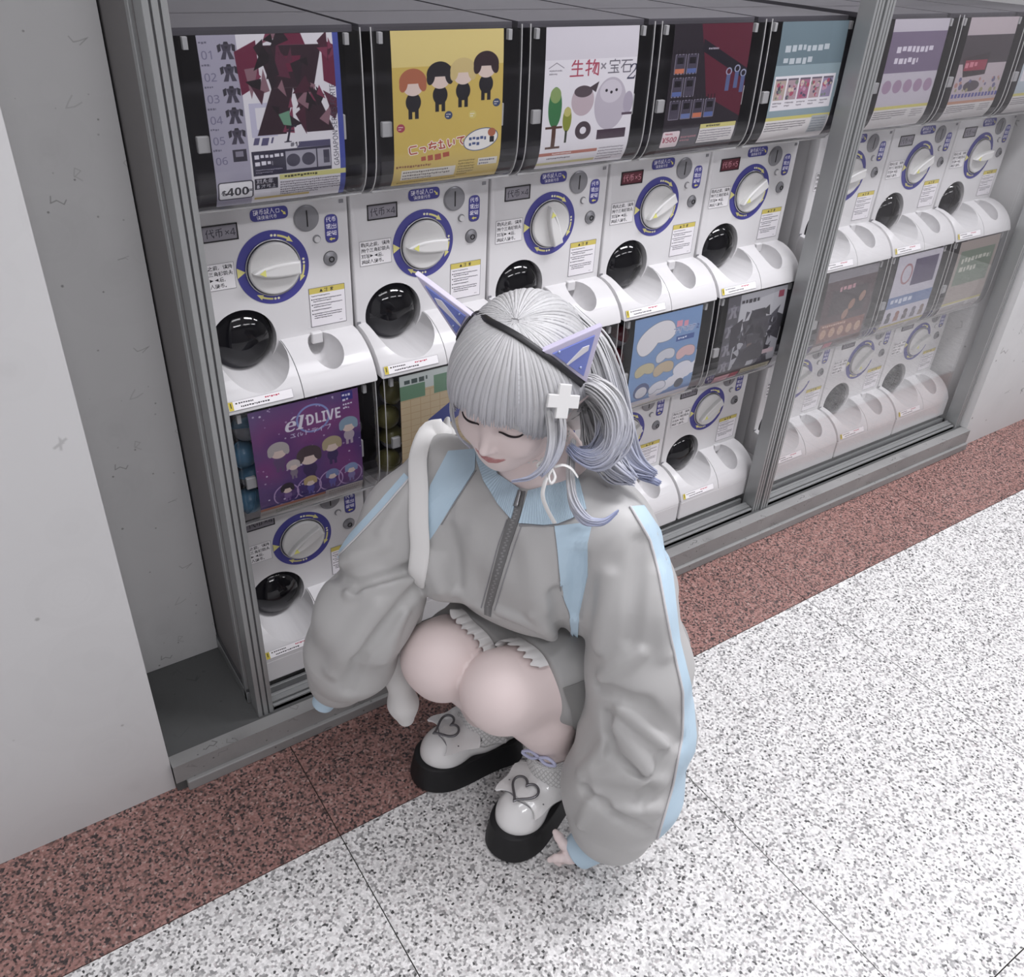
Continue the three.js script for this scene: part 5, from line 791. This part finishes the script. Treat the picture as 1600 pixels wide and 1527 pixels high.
const capFull = (x, y, z) => smin(smin(capBase(x, y, z), capFront(x, y, z), 0.02), smin(smin(capSideL(x, y, z), capSideR(x, y, z), 0.005), capBack(x, y, z), 0.03), 0.02);
const capSdf = (x, y, z) => smax(capFull(x, y, z), -faceCut(x, y, z), 0.006);
{
  const hair = part('hair', paint(surface(capSdf, V(-0.2, -0.2, -0.2).add(HC), V(0.2, 0.2, 0.2).add(HC), 0.0045), HAIR.map((c) => c * 0.92)), hairMat, null, 'silver wig with blue tips');
  const tone = (k, c = HAIR) => c.map((v) => v * k);
  const strandGeo = (pts, r, k, tip, seg = 18, flat = 0.55, hint) => { const g = taper(pts, (t) => r * Math.min(1, 0.45 + t * 4) * (1 - 0.75 * Math.max(0, (t - 0.75) / 0.25)), seg, 5, flat, hint), n = g.attributes.position.count, c = new Float32Array(n * 3); for (let i = 0; i < n; i++) { const t = i < (seg + 1) * 5 ? Math.floor(i / 5) / seg : i === n - 1 ? 1 : 0, m = tip * clamp01((t - 0.25) / 0.7); for (let q = 0; q < 3; q++) c[3 * i + q] = lerp(HAIR[q], TIP[q], m) * k; } g.setAttribute('color', new THREE.BufferAttribute(c, 3)); return g; };
  // strands combed from the crown over the cap
  const crown = (() => { const p = hit(capFull, 806, 500); return p.sub(HC); })();
  const loc = (p) => { const d = p.clone().sub(HC); return [d.dot(HL), d.dot(HU), d.dot(HF)]; };
  const c0 = crown.clone().normalize(), e1 = HF.clone().addScaledVector(c0, -HF.dot(c0)).normalize(), e2 = c0.clone().cross(e1);
  const fringe = [], combed = [], nrm = (p) => grad(capFull, p, 0.004);
  for (let i = 0; i < 1250; i++) {
    const a = i / 1250 * Math.PI * 2 + (rnd() - 0.5) * 0.03, start = 0.03 + rnd() * 0.5 * (rnd() < 0.6 ? 1 : 0.2), pts = [], front = Math.cos(a) > 0.35, jit = (rnd() - 0.5) * 0.05;
    const stop = 0.03 + rnd() * 0.017;
    for (let s = 0; s <= 22; s++) {
      const th = start + (2.15 - start) * s / 22, dir = c0.clone().multiplyScalar(Math.cos(th)).addScaledVector(e1, Math.cos(a + jit * s / 22) * Math.sin(th)).addScaledVector(e2, Math.sin(a + jit * s / 22) * Math.sin(th));
      const p = settle(capFull, HC.clone().addScaledVector(dir, 0.12), 0.0004 + 0.0008 * Math.sin(i * 12.9)); const [lx, ly, lz] = loc(p);
      pts.push(p);
      const lim = lz > 0.02 ? stop + (Math.abs(lx) > 0.05 ? -(Math.abs(lx) - 0.05) * 2.6 : 0) : lx > 0.05 && lz > -0.06 ? 0.012 + rnd() * 0.01 : -0.07 - rnd() * 0.02; if (ly < lim) break;
    }
    if (pts.length < 4) continue;
    (front ? fringe : combed).push(strandGeo(pts, 0.0015 + rnd() * 0.0014, 0.9 + rnd() * 0.2, 0.12, 20, 0.5, nrm));
  }
  mesh('fringe', join(fringe), hairMat, hair).userData = { kind: 'stuff', label: 'combed silver fringe' }; mesh('combed_strands', join(combed), hairMat, hair).userData = { kind: 'stuff' };
  // locks given as photo pixels with a distance; each lock is a bundle of strands
  const lock = (name, path, n, spread, r, tip, label, twist = 0) => {
    const out = []; const base = path.map(([u, v, d]) => PX(u, v, d));
    for (let i = 0; i < n; i++) { const a = rnd() * 6.28, q = Math.sqrt(rnd()), s0 = V(Math.cos(a) * q, Math.sin(a) * q, (rnd() - 0.5) * 1.4), ph = rnd() * 6; out.push(strandGeo(base.map((p, k) => { const t = k / (base.length - 1), w = spread * (0.55 + 0.6 * Math.sin(Math.PI * Math.min(1, t * 1.1)) - 0.3 * t); return p.clone().addScaledVector(s0, w).add(V(Math.sin(ph + t * 5) * twist, Math.cos(ph + t * 4) * twist, 0)); }), r * (0.7 + rnd() * 0.6), 0.9 + rnd() * 0.2, tip * (0.7 + rnd() * 0.3), 26, 0.7)); }
    { const g = taper(base, (t) => spread * 0.62 * (1 - 0.8 * Math.max(0, (t - 0.7) / 0.3)), 26, 8), n = g.attributes.position.count, c = new Float32Array(n * 3); for (let i = 0; i < n; i++) { const t = i < 27 * 8 ? Math.floor(i / 8) / 26 : i === n - 1 ? 1 : 0, m = tip * 0.85 * clamp01((t - 0.25) / 0.7); for (let q = 0; q < 3; q++) c[3 * i + q] = lerp(HAIR[q], TIP[q], m) * 0.95; } g.setAttribute('color', new THREE.BufferAttribute(c, 3)); out.push(g); }
    const o = mesh(name, join(out), hairMat, hair); o.userData.kind = 'stuff'; if (label) o.userData.label = label; return o;
  };
  lock('side_curl', [[903, 600, 1.265], [930, 604, 1.25], [957, 630, 1.25], [968, 668, 1.255], [958, 702, 1.26], [932, 718, 1.265], [905, 712, 1.27], [890, 700, 1.275]], 170, 0.017, 0.002, 0.75, 'looped side curl, silver turning blue', 0.003);
  lock('side_curl', [[915, 605, 1.29], [948, 640, 1.285], [952, 680, 1.29], [930, 706, 1.3], [905, 705, 1.31]], 120, 0.019, 0.002, 0.8, null, 0.003);
  lock('back_lock', [[885, 490, 1.3], [930, 545, 1.3], [955, 620, 1.32], [970, 685, 1.34], [992, 725, 1.35], [1020, 742, 1.35]], 190, 0.024, 0.002, 0.7, 'long back lock with a blue tip', 0.003);
  lock('back_lock', [[930, 560, 1.33], [965, 640, 1.35], [980, 700, 1.36], [1000, 738, 1.36], [1030, 756, 1.355]], 110, 0.011, 0.002, 0.9, null, 0.002);
  lock('back_lock', [[920, 640, 1.34], [940, 700, 1.34], [965, 735, 1.335], [990, 752, 1.33]], 90, 0.024, 0.0018, 0.5, null, 0.003);
  lock('neck_lock', [[895, 690, 1.3], [890, 740, 1.285], [895, 785, 1.275], [915, 812, 1.272], [942, 816, 1.275], [965, 800, 1.28]], 50, 0.0065, 0.0015, 0.95, 'thin curl with a blue tip on the shoulder', 0.002);
  lock('cheek_lock', [[846, 600, 1.2], [858, 650, 1.205], [860, 695, 1.215], [850, 728, 1.22], [830, 745, 1.222], [800, 752, 1.222]], 40, 0.0055, 0.0014, 0.6, 'lock curling past the cheek', 0.001);
  lock('cheek_lock', [[855, 600, 1.225], [872, 650, 1.235], [872, 690, 1.24], [862, 720, 1.24], [848, 742, 1.235]], 70, 0.01, 0.0016, 0.5, null, 0.002);
  lock('cheek_lock', [[712, 600, 1.29], [706, 640, 1.3], [716, 680, 1.31], [735, 700, 1.31]], 10, 0.003, 0.0012, 0.4, null, 0.001);
}
// ---------------------------------------------------------------- headband with mechanical cat ears, hair clip
{
  const black = M(0x1d1d20, 0.45), lilac = M(L(0.62, 0.58, 0.74), 0.35), blue = M(L(0.19, 0.24, 0.62), 0.3), pearl = M(L(0.78, 0.76, 0.8), 0.35), bolt = M(0xa9b4d8, 0.3, { metalness: 0.5 });
  const hm = (u, v) => { const p = hit(capFull, u, v, 0.004), d = p.sub(HC); return settle(capFull, head(-d.dot(HL), d.dot(HU), d.dot(HF)), 0.004); }, bandPts = [hm(906, 600), hm(880, 579), ...[[738, 491], [770, 506], [810, 528], [850, 556], [880, 579], [906, 600]].map(([u, v]) => hit(capFull, u, v, 0.004))];
  const band = part('headband', taper(bandPts, () => 0.0051, 60, 8, 0.35, (p) => grad(capFull, p, 0.004)), black, null, 'black headband with blue and lilac cat ears');
  const loc = (p) => { const d = p.clone().sub(HC); return V(d.dot(HL), d.dot(HU), d.dot(HF)); }, mir = (p) => { const q = loc(p); return head(-q.x, q.y, q.z); };
  const a = hit(capFull, 846, 548, 0.004), b = hit(capFull, 910, 594, 0.004), tip = PX(938, 508, hitDepth(hit(capFull, 880, 570)) - 0.012);
  function hitDepth(p) { return -p.clone().applyMatrix4(camera.matrixWorldInverse).z; }
  const ear = (A, B, T) => {
    const ex = B.clone().sub(A), w = ex.length(); ex.normalize(); const n = ex.clone().cross(T.clone().sub(A)).normalize(), ey = n.clone().cross(ex); const t = T.clone().sub(A), tx = t.dot(ex), ty = t.dot(ey);
    const mtx = new THREE.Matrix4().makeBasis(ex, ey, n).setPosition(A);
    const tri = (k, y0) => { const c = [(w + tx) / 3, ty / 3]; const q = (x, y) => [lerp(c[0], x, k), lerp(c[1], y, k) + y0]; const p = [q(0, 0), q(w, 0), q(lerp(w, tx, 0.82), ty * 0.82), q(tx, ty), q(lerp(0, tx, 0.85), ty * 0.85)], s = new THREE.Shape(); p.forEach(([x, y], i) => (i ? s.lineTo(x, y) : s.moveTo(x, y))); return s; };
    const ext = (s, d, z, bv = 0.0012) => { const g = new THREE.ExtrudeGeometry(s, { depth: d, bevelEnabled: true, bevelThickness: bv, bevelSize: bv, bevelSegments: 2 }); g.translate(0, 0, z); g.applyMatrix4(mtx); return g; };
    const o = part('cat_ear', ext(tri(1, 0), 0.007, -0.0035), lilac, band, 'lilac edged triangular cat ear');
    for (const side of [1, -1]) { mesh('inner_plate', ext(tri(0.72, -0.002), 0.0018, side > 0 ? 0.0042 : -0.0062, 0.0006), blue, o).userData.label = 'blue inner plate'; }
    const c = [(w + tx) / 3, ty / 3], s = new THREE.Shape(), dx = (tx - w * 0.4) / ty, L2 = ty * 0.34; s.moveTo(c[0] - dx * L2 - 0.001, c[1] - L2 * 0.8); s.lineTo(c[0] - dx * L2 + 0.001, c[1] - L2 * 0.8); s.lineTo(c[0] + dx * L2 * 0.7 + 0.005, c[1] + L2 * 0.5); s.lineTo(c[0] + dx * L2 * 0.9, c[1] + L2 * 0.75); s.lineTo(c[0] + dx * L2 * 0.7 - 0.005, c[1] + L2 * 0.45);
    for (const side of [1, -1]) mesh('emblem', ext(s, 0.0008, side > 0 ? 0.0068 : -0.0076, 0.0004), pearl, o);
    for (const [x, y] of [[0.16, 0.1], [0.72, 0.1]]) for (const side of [1, -1]) { const g = new THREE.SphereGeometry(0.0022, 10, 6); g.translate(lerp(w * x, tx, y), ty * 0.16, side * 0.0068); g.applyMatrix4(mtx); mesh('bolt', g, bolt, o); }
    const hinge = tube([A.clone().addScaledVector(ey, -0.002), B.clone().addScaledVector(ey, -0.002)], 0.0042, 6, 8); mesh('hinge', hinge, black, o);
    return o;
  };
  ear(a, b, tip); { const A2 = hit(capFull, 737, 491, 0.004), B2 = mir(b); ear(A2, B2, PX(652, 427, hitDepth(A2) - 0.005)); }
  const cp = hit(capFull, 869, 622, 0.012), cn = PX(878, 620, 1).sub(camera.position).normalize().multiplyScalar(-0.75).add(grad(capFull, cp)).normalize();
  const s = new THREE.Shape(), q = PXR(26, 1.2), h = q * 0.36; [[-h, -q], [h, -q], [h, -h], [q, -h], [q, h], [h, h], [h, q], [-h, q], [-h, h], [-q, h], [-q, -h], [-h, -h]].forEach(([x, y], i) => (i ? s.lineTo(x, y) : s.moveTo(x, y)));
  const g = new THREE.ExtrudeGeometry(s, { depth: 0.004, bevelEnabled: true, bevelThickness: 0.001, bevelSize: 0.001, bevelSegments: 2 }), up = camera.up.clone().transformDirection(camera.matrixWorld), ex = up.clone().cross(cn).normalize(), ey = cn.clone().cross(ex); g.applyMatrix4(new THREE.Matrix4().makeBasis(ex, ey, cn).setPosition(cp));
  part('hair_clip', g, M(L(0.8, 0.8, 0.79), 0.3), null, 'white plus-shaped hair clip');
}
// ---------------------------------------------------------------- lace choker with a ribbon bow
{
  const neckAxis = neckBase.clone().sub(head(0, -0.05, -0.02)).normalize(), nc = head(0, -0.05, -0.02).lerp(neckBase, 0.62), u = HL.clone().addScaledVector(neckAxis, -HL.dot(neckAxis)).normalize(), w = neckAxis.clone().cross(u);
  const lace = M(L(0.76, 0.75, 0.73), 0.8), ribbon = M(L(0.76, 0.755, 0.74), 0.55), ringPts = Array.from({ length: 24 }, (_, i) => { const a = i / 24 * Math.PI * 2; return nc.clone().addScaledVector(u, Math.cos(a) * 0.056).addScaledVector(w, Math.sin(a) * 0.056); });
  const beads = []; for (let i = 0; i < 60; i++) { const a = i / 60 * Math.PI * 2, g = new THREE.TorusGeometry(0.0042, 0.0013, 5, 10); g.lookAt(u.clone().multiplyScalar(Math.cos(a)).addScaledVector(w, Math.sin(a))); const p = nc.clone().addScaledVector(u, Math.cos(a) * 0.058).addScaledVector(w, Math.sin(a) * 0.058).addScaledVector(neckAxis, (i % 2 ? 1 : -1) * 0.004); g.translate(p.x, p.y, p.z); beads.push(g); }
  const ch = part('choker', tube(ringPts, 0.0024, 60, 6, true), lace, null, 'white lace choker tied with a ribbon bow'); mesh('lace_loop', join(beads), lace, ch).userData.kind = 'stuff';
  const R = (pts) => taper(pts.map(([a, b, d]) => PX(a, b, d)), () => 0.0036, 24, 6, 0.22);
  mesh('ribbon', R([[862, 732, 1.255], [852, 752, 1.248], [848, 775, 1.25], [856, 798, 1.258], [867, 818, 1.268]]), ribbon, ch); mesh('ribbon', R([[866, 730, 1.258], [880, 727, 1.255], [892, 732, 1.256], [903, 746, 1.262]]), ribbon, ch);
  mesh('bow_loop', taper([[862, 732, 1.255], [857, 745, 1.25], [861, 756, 1.25], [867, 747, 1.252], [862, 732, 1.255]].map(([a, b, d]) => PX(a, b, d)), () => 0.0024, 24, 6), ribbon, ch); mesh('bow_loop', taper([[862, 731, 1.255], [848, 722, 1.25], [840, 728, 1.25], [850, 733, 1.252], [862, 731, 1.255]].map(([a, b, d]) => PX(a, b, d)), () => 0.0024, 24, 6), ribbon, ch);
}
// ---------------------------------------------------------------- plush shoulder bag: strap over her right shoulder, soft tail hanging by her knee
{
  const plush = M(L(0.78, 0.775, 0.76), 0.95), bumpy = noiseTexture(128, () => { const k = 60 + rnd() * 190; return [k, k, k]; }, false); bumpy.repeat.set(6, 6); plush.bumpMap = bumpy; plush.bumpScale = 0.002;
  const bag = thing('plush_bag', 'white plush shoulder bag strap and hanging tail beside the crouching person', 'bag', [0.05, 0.12, 0.4]), off = V(-0.05, -0.12, -0.4);
  const pts = [PX(704, 690, 1.63), PX(702, 668, 1.575), ...[[690, 664], [672, 676], [658, 715], [655, 765], [657, 815], [660, 860], [657, 895]].map(([u, v]) => hit(jacketSdf, u, v, 0.008)), PX(652, 930, 1.565), PX(646, 965, 1.6), PX(640, 1000, 1.63)].map((p) => p.add(off));
  mesh('strap', taper(pts, () => 0.0175, 50, 10, 0.3, grad(jacketSdf, hit(jacketSdf, 656, 800))), plush, bag);
  const tailSdf = chain([[PX(612, 1010, 1.62), 0.012], [PX(622, 1060, 1.66), 0.021], [PX(630, 1100, 1.7), 0.0265], [PX(634, 1122, 1.715), 0.017]], 0.02);
  const g = surface(tailSdf, V(-0.06, 0.04, 0.26), V(0.16, 0.42, 0.56), 0.004); g.translate(off.x, off.y, off.z); mesh('tail', g, plush, bag).userData.label = 'soft grey plush tail';
}

renderer.render(scene, camera);
